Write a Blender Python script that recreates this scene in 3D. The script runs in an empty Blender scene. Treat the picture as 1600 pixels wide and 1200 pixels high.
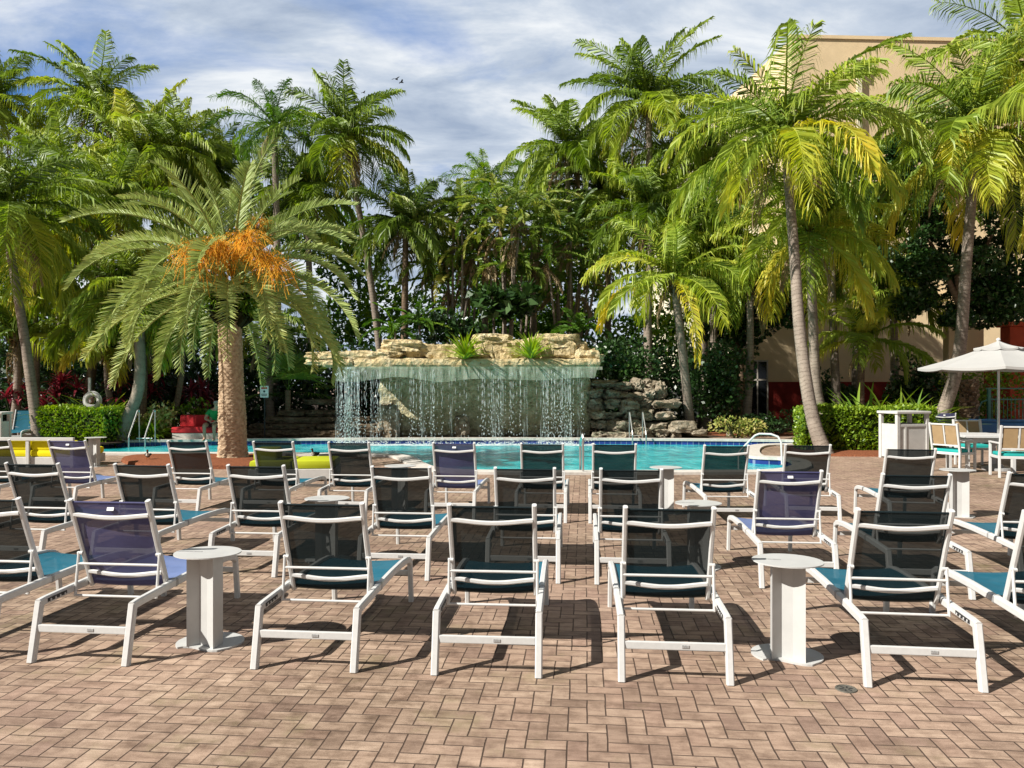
import bpy, bmesh, math, random
import numpy as np
from mathutils import Vector, Matrix, noise
from mathutils.geometry import tessellate_polygon

sc = bpy.context.scene
COL = sc.collection
R = math.radians
CAMH, F, HY = 1.74, 1202.0, 601.0
ROT = R(-5.4)                       # the loungers' rows are turned a little to the right of the view

def W(px, py, d):
    return Vector(((px - 800) / F * d, d, CAMH - (py - HY) / F * d))
def G(px, py):
    d = F * CAMH / (py - HY)
    return Vector(((px - 800) / F * d, d, 0))
def GX(px, d, z=0):
    return Vector(((px - 800) / F * d, d, z))

# ------------------------------------------------------------------ objects
def tag(o, label=None, cat=None, group=None, kind=None):
    if label: o['label'] = label
    if cat: o['category'] = cat
    if group: o['group'] = group
    if kind: o['kind'] = kind
    return o
def empty(name, loc=(0, 0, 0), rz=0, label=None, cat=None, group=None):
    o = bpy.data.objects.new(name, None)
    COL.objects.link(o)
    o.location = loc
    o.rotation_euler = (0, 0, rz)
    o.empty_display_size = .1
    return tag(o, label, cat, group)
def link_mesh(name, me, mat, parent=None):
    o = bpy.data.objects.new(name, me)
    COL.objects.link(o)
    if mat is not None and not me.materials:
        me.materials.append(mat)
    if parent is not None:
        o.parent = parent
    return o
def copy_tree(o, parent=None):
    kids = list(o.children)
    c = o.copy()
    COL.objects.link(c)
    c.parent = parent
    for k in kids:
        copy_tree(k, c)
    return c

class MB:
    """collects shapes and links them as one mesh object"""
    def __init__(self):
        self.v = []; self.f = []
    def add(self, vs, fs):
        n = len(self.v)
        self.v += [tuple(p) for p in vs]
        self.f += [tuple(i + n for i in f) for f in fs]
    def box(self, c, s, rz=0, rx=0, ry=0):
        m = Matrix.Translation(c) @ Matrix.Rotation(rz, 4, 'Z') @ Matrix.Rotation(ry, 4, 'Y') @ Matrix.Rotation(rx, 4, 'X')
        x, y, z = s[0] / 2, s[1] / 2, s[2] / 2
        vs = [m @ Vector(p) for p in ((-x, -y, -z), (x, -y, -z), (x, y, -z), (-x, y, -z), (-x, -y, z), (x, -y, z), (x, y, z), (-x, y, z))]
        self.add(vs, [(0, 3, 2, 1), (4, 5, 6, 7), (0, 1, 5, 4), (1, 2, 6, 5), (2, 3, 7, 6), (3, 0, 4, 7)])
    def bbox(self, c, s, b=.006, rz=0, rx=0, ry=0):
        """box with chamfered edges"""
        bm = bmesh.new()
        bmesh.ops.create_cube(bm, size=1)
        bmesh.ops.scale(bm, vec=s, verts=bm.verts)
        bmesh.ops.bevel(bm, geom=list(bm.edges), offset=b, segments=2, affect='EDGES', profile=.6)
        m = Matrix.Translation(c) @ Matrix.Rotation(rz, 4, 'Z') @ Matrix.Rotation(ry, 4, 'Y') @ Matrix.Rotation(rx, 4, 'X')
        bm.verts.index_update()
        self.add([m @ v.co for v in bm.verts], [[v.index for v in f.verts] for f in bm.faces])
        bm.free()
    def sweep(self, path, prof, up=(0, 0, 1), cap=True, scales=None):
        """prof: list of (a,b) in the (side, normal) plane of the path"""
        P = [Vector(p) for p in path]
        up = Vector(up)
        n = len(prof); rings = []
        for i, p in enumerate(P):
            if i == 0: t = (P[1] - p).normalized(); k = 1
            elif i == len(P) - 1: t = (p - P[-2]).normalized(); k = 1
            else:
                a = (p - P[i - 1]).normalized(); b = (P[i + 1] - p).normalized()
                t = (a + b).normalized(); k = 1 / max(.35, t.dot(b))
            side = t.cross(up)
            if side.length < 1e-4: side = Vector((1, 0, 0))
            side.normalize()
            nor = side.cross(t).normalized()
            s = scales[i] if scales else 1
            rings.append([p + side * (a * s) + nor * (b * s * k) for a, b in prof])
        vs = [q for r in rings for q in r]
        fs = []
        for i in range(len(P) - 1):
            for j in range(n):
                j2 = (j + 1) % n
                fs.append((i * n + j, i * n + j2, (i + 1) * n + j2, (i + 1) * n + j))
        if cap:
            fs.append(tuple(range(n))[::-1])
            fs.append(tuple((len(P) - 1) * n + j for j in range(n)))
        self.add(vs, fs)
    def tube(self, path, r, n=8, scales=None, up=(0, 0, 1)):
        self.sweep(path, [(r * math.cos(2 * math.pi * k / n), r * math.sin(2 * math.pi * k / n)) for k in range(n)], up, True, scales)
    def prism(self, poly, z0, z1):
        n = len(poly)
        vs = [(x, y, z0) for x, y in poly] + [(x, y, z1) for x, y in poly]
        fs = [(k, (k + 1) % n, n + (k + 1) % n, n + k) for k in range(n)]
        for t in tessellate_polygon([[Vector((x, y, 0)) for x, y in poly]]):
            fs.append((t[0], t[1], t[2])); fs.append((t[2] + n, t[1] + n, t[0] + n))
        self.add(vs, fs)
    def lathe(self, prof, n=24, c=(0, 0, 0)):
        vs = []; fs = []
        for r, z in prof:
            for k in range(n):
                a = 2 * math.pi * k / n
                vs.append((c[0] + r * math.cos(a), c[1] + r * math.sin(a), c[2] + z))
        for i in range(len(prof) - 1):
            for k in range(n):
                k2 = (k + 1) % n
                fs.append((i * n + k, i * n + k2, (i + 1) * n + k2, (i + 1) * n + k))
        self.add(vs, fs)
    def build(self, name, mat, parent=None, smooth=False, recalc=True, loc=None):
        me = bpy.data.meshes.new(name)
        me.from_pydata(self.v, [], self.f)
        if recalc:
            bm = bmesh.new(); bm.from_mesh(me)
            bmesh.ops.recalc_face_normals(bm, faces=bm.faces)
            bm.to_mesh(me); bm.free()
        if smooth:
            me.shade_smooth()
            try: me.set_sharp_from_angle(angle=R(38))
            except Exception: pass
        o = link_mesh(name, me, mat, parent)
        if loc: o.location = loc
        return o
def rect_prof(a, b, ch=.006):
    a /= 2; b /= 2
    return [(a - ch, -b), (a, -b + ch), (a, b - ch), (a - ch, b), (-a + ch, b), (-a, b - ch), (-a, -b + ch), (-a + ch, -b)]

def np_mesh(name, V, Q, T, mat, parent=None):
    """quads only, with a point attribute 'tint'"""
    V = np.asarray(V, dtype=np.float32); Q = np.asarray(Q, dtype=np.int32)
    me = bpy.data.meshes.new(name)
    me.vertices.add(len(V)); me.vertices.foreach_set('co', V.ravel())
    me.loops.add(Q.size); me.loops.foreach_set('vertex_index', Q.ravel())
    me.polygons.add(len(Q)); me.polygons.foreach_set('loop_start', np.arange(0, Q.size, 4, dtype=np.int32))
    me.update(calc_edges=True)
    a = me.attributes.new('tint', 'FLOAT', 'POINT')
    a.data.foreach_set('value', np.asarray(T, dtype=np.float32).ravel())
    me.validate()
    return link_mesh(name, me, mat, parent)

# ------------------------------------------------------------------ materials
class NT:
    def __init__(self, name):
        self.m = bpy.data.materials.new(name); self.m.use_nodes = True
        self.t = self.m.node_tree; self.n = self.t.nodes
        self.b = self.n['Principled BSDF']; self.out = self.n['Material Output']
    def new(self, typ, **kw):
        nd = self.n.new(typ)
        for k, v in kw.items(): setattr(nd, k, v)
        return nd
    def link(self, a, b): self.t.links.new(a, b)
    def math(self, op, a, b=None, c=None):
        nd = self.new('ShaderNodeMath', operation=op)
        for i, x in enumerate((a, b, c)):
            if x is None: continue
            if hasattr(x, 'links'): self.link(x, nd.inputs[i])
            else: nd.inputs[i].default_value = x
        return nd.outputs[0]
    def pos(self, space='world'):
        if space == 'world': return self.new('ShaderNodeNewGeometry').outputs['Position']
        return self.new('ShaderNodeTexCoord').outputs['Object']
    def noise(self, scale, detail=4, rough=.55, vec=None, dist=0, out='Fac'):
        nd = self.new('ShaderNodeTexNoise')
        nd.inputs['Scale'].default_value = scale; nd.inputs['Detail'].default_value = detail
        nd.inputs['Roughness'].default_value = rough; nd.inputs['Distortion'].default_value = dist
        if vec is not None: self.link(vec, nd.inputs['Vector'])
        return nd.outputs[out]
    def ramp(self, fac, stops, interp='LINEAR'):
        nd = self.new('ShaderNodeValToRGB'); cr = nd.color_ramp; cr.interpolation = interp
        while len(cr.elements) < len(stops): cr.elements.new(.5)
        for e, (p, c) in zip(cr.elements, stops):
            e.position = p; e.color = (*c, 1) if len(c) == 3 else c
        self.link(fac, nd.inputs[0]); return nd.outputs[0]
    def mix(self, fac, a, b, mode='MIX'):
        nd = self.new('ShaderNodeMix', data_type='RGBA', blend_type=mode)
        for s, x in ((nd.inputs[0], fac), (nd.inputs[6], a), (nd.inputs[7], b)):
            if hasattr(x, 'links'): self.link(x, s)
            elif isinstance(x, (int, float)): s.default_value = x
            else: s.default_value = (*x, 1)
        return nd.outputs[2]
    def bump(self, h, strength=.3, dist=.01):
        nd = self.new('ShaderNodeBump'); nd.inputs['Strength'].default_value = strength; nd.inputs['Distance'].default_value = dist
        self.link(h, nd.inputs['Height']); self.link(nd.outputs[0], self.b.inputs['Normal'])
        return nd.outputs[0]
    def set(self, rough=.5, spec=.5, metal=0):
        self.b.inputs['Roughness'].default_value = rough
        self.b.inputs['Specular IOR Level'].default_value = spec
        self.b.inputs['Metallic'].default_value = metal
        return self
    def color(self, x):
        if hasattr(x, 'links'): self.link(x, self.b.inputs['Base Color'])
        else: self.b.inputs['Base Color'].default_value = (*x, 1)

def simple(name, c, rough=.5, spec=.4, metal=0, ns=6, amt=.18, bs=0, bd=.004, c2=None, space='object'):
    m = NT(name).set(rough, spec, metal)
    p = m.pos(space)
    nz = m.noise(ns, 6, .6, p)
    lo = c2 if c2 else tuple(x * (1 - amt) for x in c)
    m.color(m.ramp(nz, [(.3, lo), (.7, c)]))
    if bs: m.bump(m.noise(bs, 5, .6, p), .5, bd)
    return m.m

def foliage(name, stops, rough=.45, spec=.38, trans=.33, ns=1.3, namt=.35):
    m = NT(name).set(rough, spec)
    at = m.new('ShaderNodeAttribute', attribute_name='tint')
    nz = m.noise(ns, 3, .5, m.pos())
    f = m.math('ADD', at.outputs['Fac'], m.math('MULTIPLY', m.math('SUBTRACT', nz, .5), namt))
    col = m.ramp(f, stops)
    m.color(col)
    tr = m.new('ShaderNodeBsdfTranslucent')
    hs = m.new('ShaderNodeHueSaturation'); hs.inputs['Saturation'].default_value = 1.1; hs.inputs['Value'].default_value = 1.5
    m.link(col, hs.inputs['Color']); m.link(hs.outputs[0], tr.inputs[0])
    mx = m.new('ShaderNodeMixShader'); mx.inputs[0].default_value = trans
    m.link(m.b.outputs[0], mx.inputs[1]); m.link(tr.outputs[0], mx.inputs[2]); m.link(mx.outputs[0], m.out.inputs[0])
    return m.m

M = {}
M['white'] = simple('white_powder_coat', (.60, .60, .58), .42, .4, ns=30, amt=.10)
M['white_paint'] = simple('white_painted_board', (.58, .57, .535), .5, .35, ns=8, amt=.14)
M['table_white'] = simple('white_table_metal', (.50, .50, .48), .45, .35, ns=7, amt=.12)
M['steel'] = simple('brushed_steel', (.62, .62, .6), .28, .5, .85, ns=20, amt=.15)
M['dark_slot'] = simple('dark_plastic', (.03, .03, .032), .6)
M['badge'] = simple('grey_badge', (.42, .42, .41), .35, ns=90, amt=.5)
M['tag'] = simple('white_label', (.82, .82, .8), .6)

def sling(name, c, clear):
    m = NT(name).set(.7, .15)
    p = m.pos('object')
    mp = m.new('ShaderNodeMapping'); mp.inputs['Scale'].default_value = (420, 420, 420); m.link(p, mp.inputs[0])
    nz = m.noise(9, 4, .5, p)
    m.color(m.ramp(nz, [(.25, tuple(x * .8 for x in c)), (.75, c)]))
    tr = m.new('ShaderNodeBsdfTransparent'); tr.inputs[0].default_value = (.9, .92, .9, 1)
    mx = m.new('ShaderNodeMixShader'); mx.inputs[0].default_value = clear
    m.link(m.b.outputs[0], mx.inputs[1]); m.link(tr.outputs[0], mx.inputs[2]); m.link(mx.outputs[0], m.out.inputs[0])
    return m.m
M['teal_seat'] = sling('teal_sling', (.014, .125, .185), .06)
M['teal_back'] = sling('teal_mesh_shaded', (.007, .016, .019), .085)  # same teal fabric as the seat, its shade put into the colour
M['navy_seat'] = sling('navy_sling_sunlit', (.15, .21, .40), .06)  # navy fabric with the seat's sunlit paleness put into the colour
M['navy_back'] = sling('navy_mesh_shaded', (.075, .075, .17), .075)  # same navy fabric, darkened to paint in the backrest's shade

def paver():
    m = NT('herringbone_pavers').set(.78, .25)
    g = m.pos()
    mp = m.new('ShaderNodeMapping'); mp.inputs['Rotation'].default_value = (0, 0, -ROT); mp.inputs['Location'].default_value = (200.03, 200.02, 0)
    m.link(g, mp.inputs[0])
    # a slight waviness so that joints are not ruler-straight
    wob = m.new('ShaderNodeVectorMath', operation='MULTIPLY_ADD')
    m.link(m.noise(2.5, 2, .5, g, out='Color'), wob.inputs[0]); wob.inputs[1].default_value = (.018, .018, 0); m.link(mp.outputs[0], wob.inputs[2])
    s = m.new('ShaderNodeSeparateXYZ'); m.link(wob.outputs[0], s.inputs[0])
    w = .0985
    u = m.math('DIVIDE', s.outputs[0], w); v = m.math('DIVIDE', s.outputs[1], w)
    i = m.math('FLOOR', u); j = m.math('FLOOR', v)
    k = m.math('FLOORED_MODULO', m.math('SUBTRACT', i, j), 4)
    isH = m.math('LESS_THAN', k, 1.5)
    is1 = m.math('COMPARE', k, 1, .1); is2 = m.math('COMPARE', k, 2, .1)
    fx = m.math('ADD', m.math('SUBTRACT', u, i), is1); fy = m.math('ADD', m.math('SUBTRACT', v, j), is2)
    WW = m.math('ADD', isH, 1); HH = m.math('SUBTRACT', 2, isH)
    ed = m.math('MINIMUM', m.math('MINIMUM', fx, m.math('SUBTRACT', WW, fx)), m.math('MINIMUM', fy, m.math('SUBTRACT', HH, fy)))
    cb = m.new('ShaderNodeCombineXYZ'); m.link(m.math('SUBTRACT', i, is1), cb.inputs[0]); m.link(m.math('SUBTRACT', j, is2), cb.inputs[1])
    wn = m.new('ShaderNodeTexWhiteNoise', noise_dimensions='2D'); m.link(cb.outputs[0], wn.inputs['Vector'])
    col = m.ramp(wn.outputs['Value'], [(0, (.27, .205, .158)), (.2, (.40, .312, .24)), (.42, (.34, .262, .202)), (.6, (.45, .36, .28)), (.8, (.38, .288, .222)), (.92, (.32, .235, .185)), (1, (.24, .18, .145))])
    grain = m.noise(140, 6, .75, g)
    blot = m.noise(9, 5, .65, g)
    col = m.mix(.5, col, m.ramp(grain, [(.28, (.42, .36, .30)), (.72, (1.2, 1.15, 1.1))]), 'MULTIPLY')
    col = m.mix(.9, col, m.ramp(blot, [(.32, (.50, .46, .42)), (.55, (1.08, 1.07, 1.05))]), 'MULTIPLY')
    lop = m.new('ShaderNodeMapping'); lop.inputs['Scale'].default_value = (1.2, 7, 1); m.link(mp.outputs[0], lop.inputs[0])
    col = m.mix(.8, col, m.ramp(m.noise(2.2, 6, .7, lop.outputs[0]), [(.36, (.50, .45, .41)), (.6, (1.1, 1.09, 1.08))]), 'MULTIPLY')
    big = m.noise(.55, 4, .6, g)
    col = m.mix(.8, col, m.ramp(big, [(.35, (.70, .66, .63)), (.6, (1.08, 1.06, 1.05))]), 'MULTIPLY')
    moss = m.ramp(m.noise(1.7, 5, .7, g), [(.55, (0, 0, 0)), (.72, (.6, .6, .6))])
    col = m.mix(moss, col, (.20, .175, .085))
    pink = m.ramp(m.noise(.25, 2, .5, g), [(.42, (0, 0, 0)), (.6, (.5, .5, .5))])
    col = m.mix(pink, col, m.mix(.5, col, (.48, .32, .25)))
    jw = m.math('MULTIPLY_ADD', m.noise(22, 4, .7, g), .09, -.012)
    mask = m.new('ShaderNodeMapRange', interpolation_type='SMOOTHSTEP')
    m.link(ed, mask.inputs[0]); mask.inputs[1].default_value = .012; m.link(m.math('ADD', jw, .03), mask.inputs[2])
    m.color(m.mix(mask.outputs[0], (.085, .056, .040), col))
    h = m.math('ADD', mask.outputs[0], m.math('ADD', m.math('MULTIPLY', grain, .35), m.math('MULTIPLY', wn.outputs['Value'], .25)))
    m.bump(h, .7, .006)
    return m.m
M['paver'] = paver()
M['coping'] = simple('pale_concrete_coping', (.62, .58, .52), .7, .3, ns=12, amt=.25, bs=60, bd=.003, space='world')
M['mulch'] = simple('red_brown_mulch', (.33, .12, .055), .9, .1, ns=38, c2=(.10, .035, .02), bs=55, bd=.05, space='world')
M['soil'] = simple('dark_soil', (.055, .038, .026), .95, .1, ns=9, c2=(.02, .015, .01), bs=30, bd=.05, space='world')

def tile():
    m = NT('blue_pool_tile').set(.2, .5)
    br = m.new('ShaderNodeTexBrick'); br.offset = 0
    g = m.pos(); s = m.new('ShaderNodeSeparateXYZ'); m.link(g, s.inputs[0])
    c = m.new('ShaderNodeCombineXYZ'); m.link(m.math('ADD', s.outputs[0], m.math('MULTIPLY', s.outputs[1], .6)), c.inputs[0]); m.link(s.outputs[2], c.inputs[1])
    m.link(c.outputs[0], br.inputs['Vector'])
    br.inputs['Scale'].default_value = 1; br.inputs['Brick Width'].default_value = .16; br.inputs['Row Height'].default_value = .16
    br.inputs['Mortar Size'].default_value = .008
    br.inputs['Color1'].default_value = (.01, .02, .12, 1); br.inputs['Color2'].default_value = (.03, .05, .25, 1); br.inputs['Mortar'].default_value = (.20, .23, .34, 1)
    m.color(br.outputs[0]); return m.m
M['tile'] = tile()

def water():
    m = NT('pool_water').set(.09, .2)
    g = m.pos()
    mp = m.new('ShaderNodeMapping'); mp.inputs['Scale'].default_value = (1, .55, 1); m.link(g, mp.inputs[0])
    n1 = m.noise(2.6, 4, .6, mp.outputs[0], .6)
    vo = m.new('ShaderNodeTexVoronoi', feature='SMOOTH_F1'); vo.inputs['Scale'].default_value = 2.2
    wv = m.new('ShaderNodeVectorMath', operation='MULTIPLY_ADD'); m.link(m.noise(1.8, 3, .5, g, out='Color'), wv.inputs[0]); wv.inputs[1].default_value = (.9, .9, 0); m.link(mp.outputs[0], wv.inputs[2])
    m.link(wv.outputs[0], vo.inputs['Vector'])
    f = m.math('ADD', m.math('MULTIPLY', n1, .6), m.math('MULTIPLY', vo.outputs['Distance'], .45))
    m.color(m.ramp(f, [(.3, (.010, .28, .31)), (.48, (.03, .48, .50)), (.64, (.10, .62, .63)), (.82, (.36, .80, .78))]))  # sun caustics are painted into the turquoise as paler ripples
    m.bump(m.math('ADD', m.noise(7, 4, .6, mp.outputs[0], .4), m.math('MULTIPLY', n1, 1.5)), .5, .035)
    return m.m
M['water'] = water()

def coral(name, c1, c2, c3, sc_=5):
    m = NT(name).set(.9, .15)
    g = m.pos()
    vo = m.new('ShaderNodeTexVoronoi', feature='F1'); vo.inputs['Scale'].default_value = sc_ * 2.2; m.link(g, vo.inputs['Vector'])
    nz = m.noise(sc_, 8, .72, g)
    n2 = m.noise(sc_ * 4, 6, .7, g)
    col = m.ramp(nz, [(.3, c1), (.5, c2), (.7, c3)])
    pit = m.ramp(m.math('ADD', vo.outputs['Distance'], m.math('MULTIPLY', n2, .5)), [(.28, (.25, .2, .15)), (.5, (1, 1, 1))])
    m.color(m.mix(.75, col, pit, 'MULTIPLY'))
    m.bump(m.math('ADD', m.math('MULTIPLY', vo.outputs['Distance'], 1.3), m.math('ADD', nz, n2)), 1, .10)
    return m.m
M['coral'] = coral('yellow_coral_stone', (.50, .36, .17), (.72, .58, .32), (.82, .73, .52), 3)
M['wall_stone'] = coral('wet_rough_stone', (.34, .31, .17), (.64, .58, .36), (.84, .78, .58), 4)
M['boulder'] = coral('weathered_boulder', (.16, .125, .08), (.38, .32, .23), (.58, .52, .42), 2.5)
M['boulder_dark'] = coral('dark_ledge_stone', (.06, .045, .028), (.15, .11, .07), (.30, .24, .17), 2.5)  # darker mix of the boulder stone for the low ledges

def drops():
    m = NT('falling_water').set(.15, .6)
    m.color((.86, .92, .92))
    tr = m.new('ShaderNodeBsdfTransparent')
    mx = m.new('ShaderNodeMixShader'); mx.inputs[0].default_value = .42
    m.link(m.b.outputs[0], mx.inputs[1]); m.link(tr.outputs[0], mx.inputs[2]); m.link(mx.outputs[0], m.out.inputs[0])
    return m.m
M['drops'] = drops()
def veil_mat():
    m = NT('thin_water_veil').set(.2, .5)
    m.color((.86, .92, .90))
    g = m.pos(); mp = m.new('ShaderNodeMapping'); mp.inputs['Scale'].default_value = (26, 8, 1.1); m.link(g, mp.inputs[0])
    nz = m.noise(1.6, 6, .7, mp.outputs[0])
    tr = m.new('ShaderNodeBsdfTransparent'); tr.inputs[0].default_value = (.96, 1, .98, 1)
    mx = m.new('ShaderNodeMixShader'); m.link(m.ramp(nz, [(.50, (1, 1, 1)), (.63, (.74, .74, .74)), (.76, (.42, .42, .42))]), mx.inputs[0])
    m.link(m.b.outputs[0], mx.inputs[1]); m.link(tr.outputs[0], mx.inputs[2]); m.link(mx.outputs[0], m.out.inputs[0])
    return m.m
M['veil'] = veil_mat()
def foam():
    m = NT('white_foam').set(.5, .3)
    m.color((.80, .88, .88))
    g = m.pos()
    nz = m.math('ADD', m.math('MULTIPLY', m.noise(5, 6, .7, g), .6), m.math('MULTIPLY', m.noise(22, 4, .6, g), .4))
    tr = m.new('ShaderNodeBsdfTransparent')
    mx = m.new('ShaderNodeMixShader'); m.link(m.ramp(nz, [(.42, (1, 1, 1)), (.58, (.12, .12, .12))]), mx.inputs[0])
    m.link(m.b.outputs[0], mx.inputs[1]); m.link(tr.outputs[0], mx.inputs[2]); m.link(mx.outputs[0], m.out.inputs[0])
    return m.m
M['foam'] = foam()
def sheetw():
    m = NT('water_sheet').set(.08, .6)
    g = m.pos(); mp = m.new('ShaderNodeMapping'); mp.inputs['Scale'].default_value = (9, 1, .8); m.link(g, mp.inputs[0])
    nz = m.noise(1, 4, .6, mp.outputs[0])
    m.color(m.ramp(nz, [(.3, (.42, .52, .38)), (.7, (.74, .80, .66))]))
    m.bump(nz, .4, .02)
    tr = m.new('ShaderNodeBsdfTransparent'); tr.inputs[0].default_value = (.82, .95, .9, 1)
    mx = m.new('ShaderNodeMixShader'); m.link(m.ramp(nz, [(.3, (.88,) * 3), (.75, (.55,) * 3)]), mx.inputs[0])
    m.link(m.b.outputs[0], mx.inputs[1]); m.link(tr.outputs[0], mx.inputs[2]); m.link(mx.outputs[0], m.out.inputs[0])
    return m.m
M['sheet'] = sheetw()

def bark(name, c1, c2, ring=9, rs=.5):
    m = NT(name).set(.85, .15)
    at = m.new('ShaderNodeAttribute', attribute_name='tint')
    g = m.pos()
    nz = m.noise(3.5, 6, .65, g)
    fine = m.noise(26, 5, .7, g)
    s = m.math('ADD', m.math('MULTIPLY', at.outputs['Fac'], ring), m.math('MULTIPLY', nz, 2.6))
    fr = m.math('FRACT', s)
    band = m.ramp(fr, [(0, (.5, .47, .45)), (.08, (.62, .6, .58)), (.18, (1, 1, 1)), (.92, (1, 1, 1)), (1, (.68, .66, .63))])
    col = m.ramp(m.math('ADD', m.math('MULTIPLY', nz, .6), m.math('MULTIPLY', fine, .4)), [(.3, c1), (.7, c2)])
    m.color(m.mix(rs, col, band, 'MULTIPLY'))
    m.bump(m.math('ADD', band, fine), .5, .02)
    return m.m
M['bark_grey'] = bark('grey_palm_bark', (.15, .12, .095), (.37, .305, .245), 9, .7)
M['bark_smooth'] = bark('smooth_grey_bark', (.20, .165, .125), (.36, .31, .245), 4, .35)
M['bark_brown'] = bark('brown_palm_bark', (.09, .06, .04), (.24, .17, .11), 8, .8)
M['bark_date'] = simple('date_palm_scars', (.60, .46, .31), .9, .1, ns=14, c2=(.30, .20, .12), bs=30, bd=.02, space='world')

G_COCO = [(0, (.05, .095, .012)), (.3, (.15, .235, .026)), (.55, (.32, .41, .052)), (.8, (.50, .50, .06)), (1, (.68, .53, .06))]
G_DARK = [(0, (.026, .062, .010)), (.35, (.085, .15, .022)), (.65, (.19, .27, .04)), (1, (.42, .38, .08))]
G_DATE = [(0, (.075, .12, .022)), (.35, (.22, .29, .07)), (.65, (.38, .45, .15)), (1, (.60, .54, .14))]
G_BRIGHT = [(0, (.03, .085, .012)), (.4, (.085, .18, .02)), (.7, (.18, .29, .03)), (1, (.38, .42, .06))]
G_DRY = [(0, (.10, .07, .035)), (.5, (.27, .19, .10)), (1, (.45, .36, .22))]
G_RED = [(0, (.05, .006, .012)), (.5, (.16, .015, .028)), (1, (.38, .06, .07))]
G_CROTON = [(0, (.04, .10, .015)), (.45, (.16, .24, .04)), (.75, (.45, .42, .12)), (1, (.65, .55, .25))]
M['f_coco'] = foliage('coconut_frond', G_COCO)
M['f_dark'] = foliage('dark_frond', G_DARK)
M['f_date'] = foliage('date_palm_frond', G_DATE, .5, .3, .2)
M['f_bright'] = foliage('bright_green_leaf', G_BRIGHT, .5, .25, .35)
M['f_dry'] = foliage('dry_frond', G_DRY, .8, .1, .2)
M['f_red'] = foliage('red_leaf', G_RED, .4, .4, .25)
M['f_croton'] = foliage('variegated_leaf', G_CROTON, .4, .4, .25)
M['f_broad'] = foliage('glossy_broad_leaf', [(0, (.012, .032, .010)), (.4, (.028, .070, .016)), (.75, (.06, .125, .028)), (1, (.14, .21, .05))], .36, .5, .18)
M['f_hedge'] = foliage('hedge_leaf', [(0, (.06, .12, .012)), (.4, (.17, .28, .022)), (.75, (.34, .45, .04)), (1, (.52, .58, .09))], .38, .4, .3)
M['hedge_core'] = simple('hedge_twigs', (.03, .04, .015), .9, .1, ns=20, amt=.5)
M['fruit'] = foliage('orange_date_stalks', [(0, (.50, .12, .005)), (.5, (.80, .32, .008)), (1, (.90, .50, .03))], .5, .3, .15)
M['coconut'] = simple('coconut_husk', (.30, .26, .07), .5, .3, ns=5, c2=(.12, .12, .03))
# ------------------------------------------------------------------ vegetation generators
class Leafs:
    """collects quads with a tint per vertex"""
    def __init__(self): self.V = []; self.Q = []; self.T = []; self.n = 0
    def add(self, V, Q, T):
        self.V.append(V); self.Q.append(Q + self.n); self.T.append(T); self.n += len(V)
    def build(self, name, mat, parent=None):
        return np_mesh(name, np.concatenate(self.V), np.concatenate(self.Q), np.concatenate(self.T), mat, parent)

def nrm(a): return a / np.maximum(1e-9, np.linalg.norm(a, axis=-1, keepdims=True))

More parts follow.
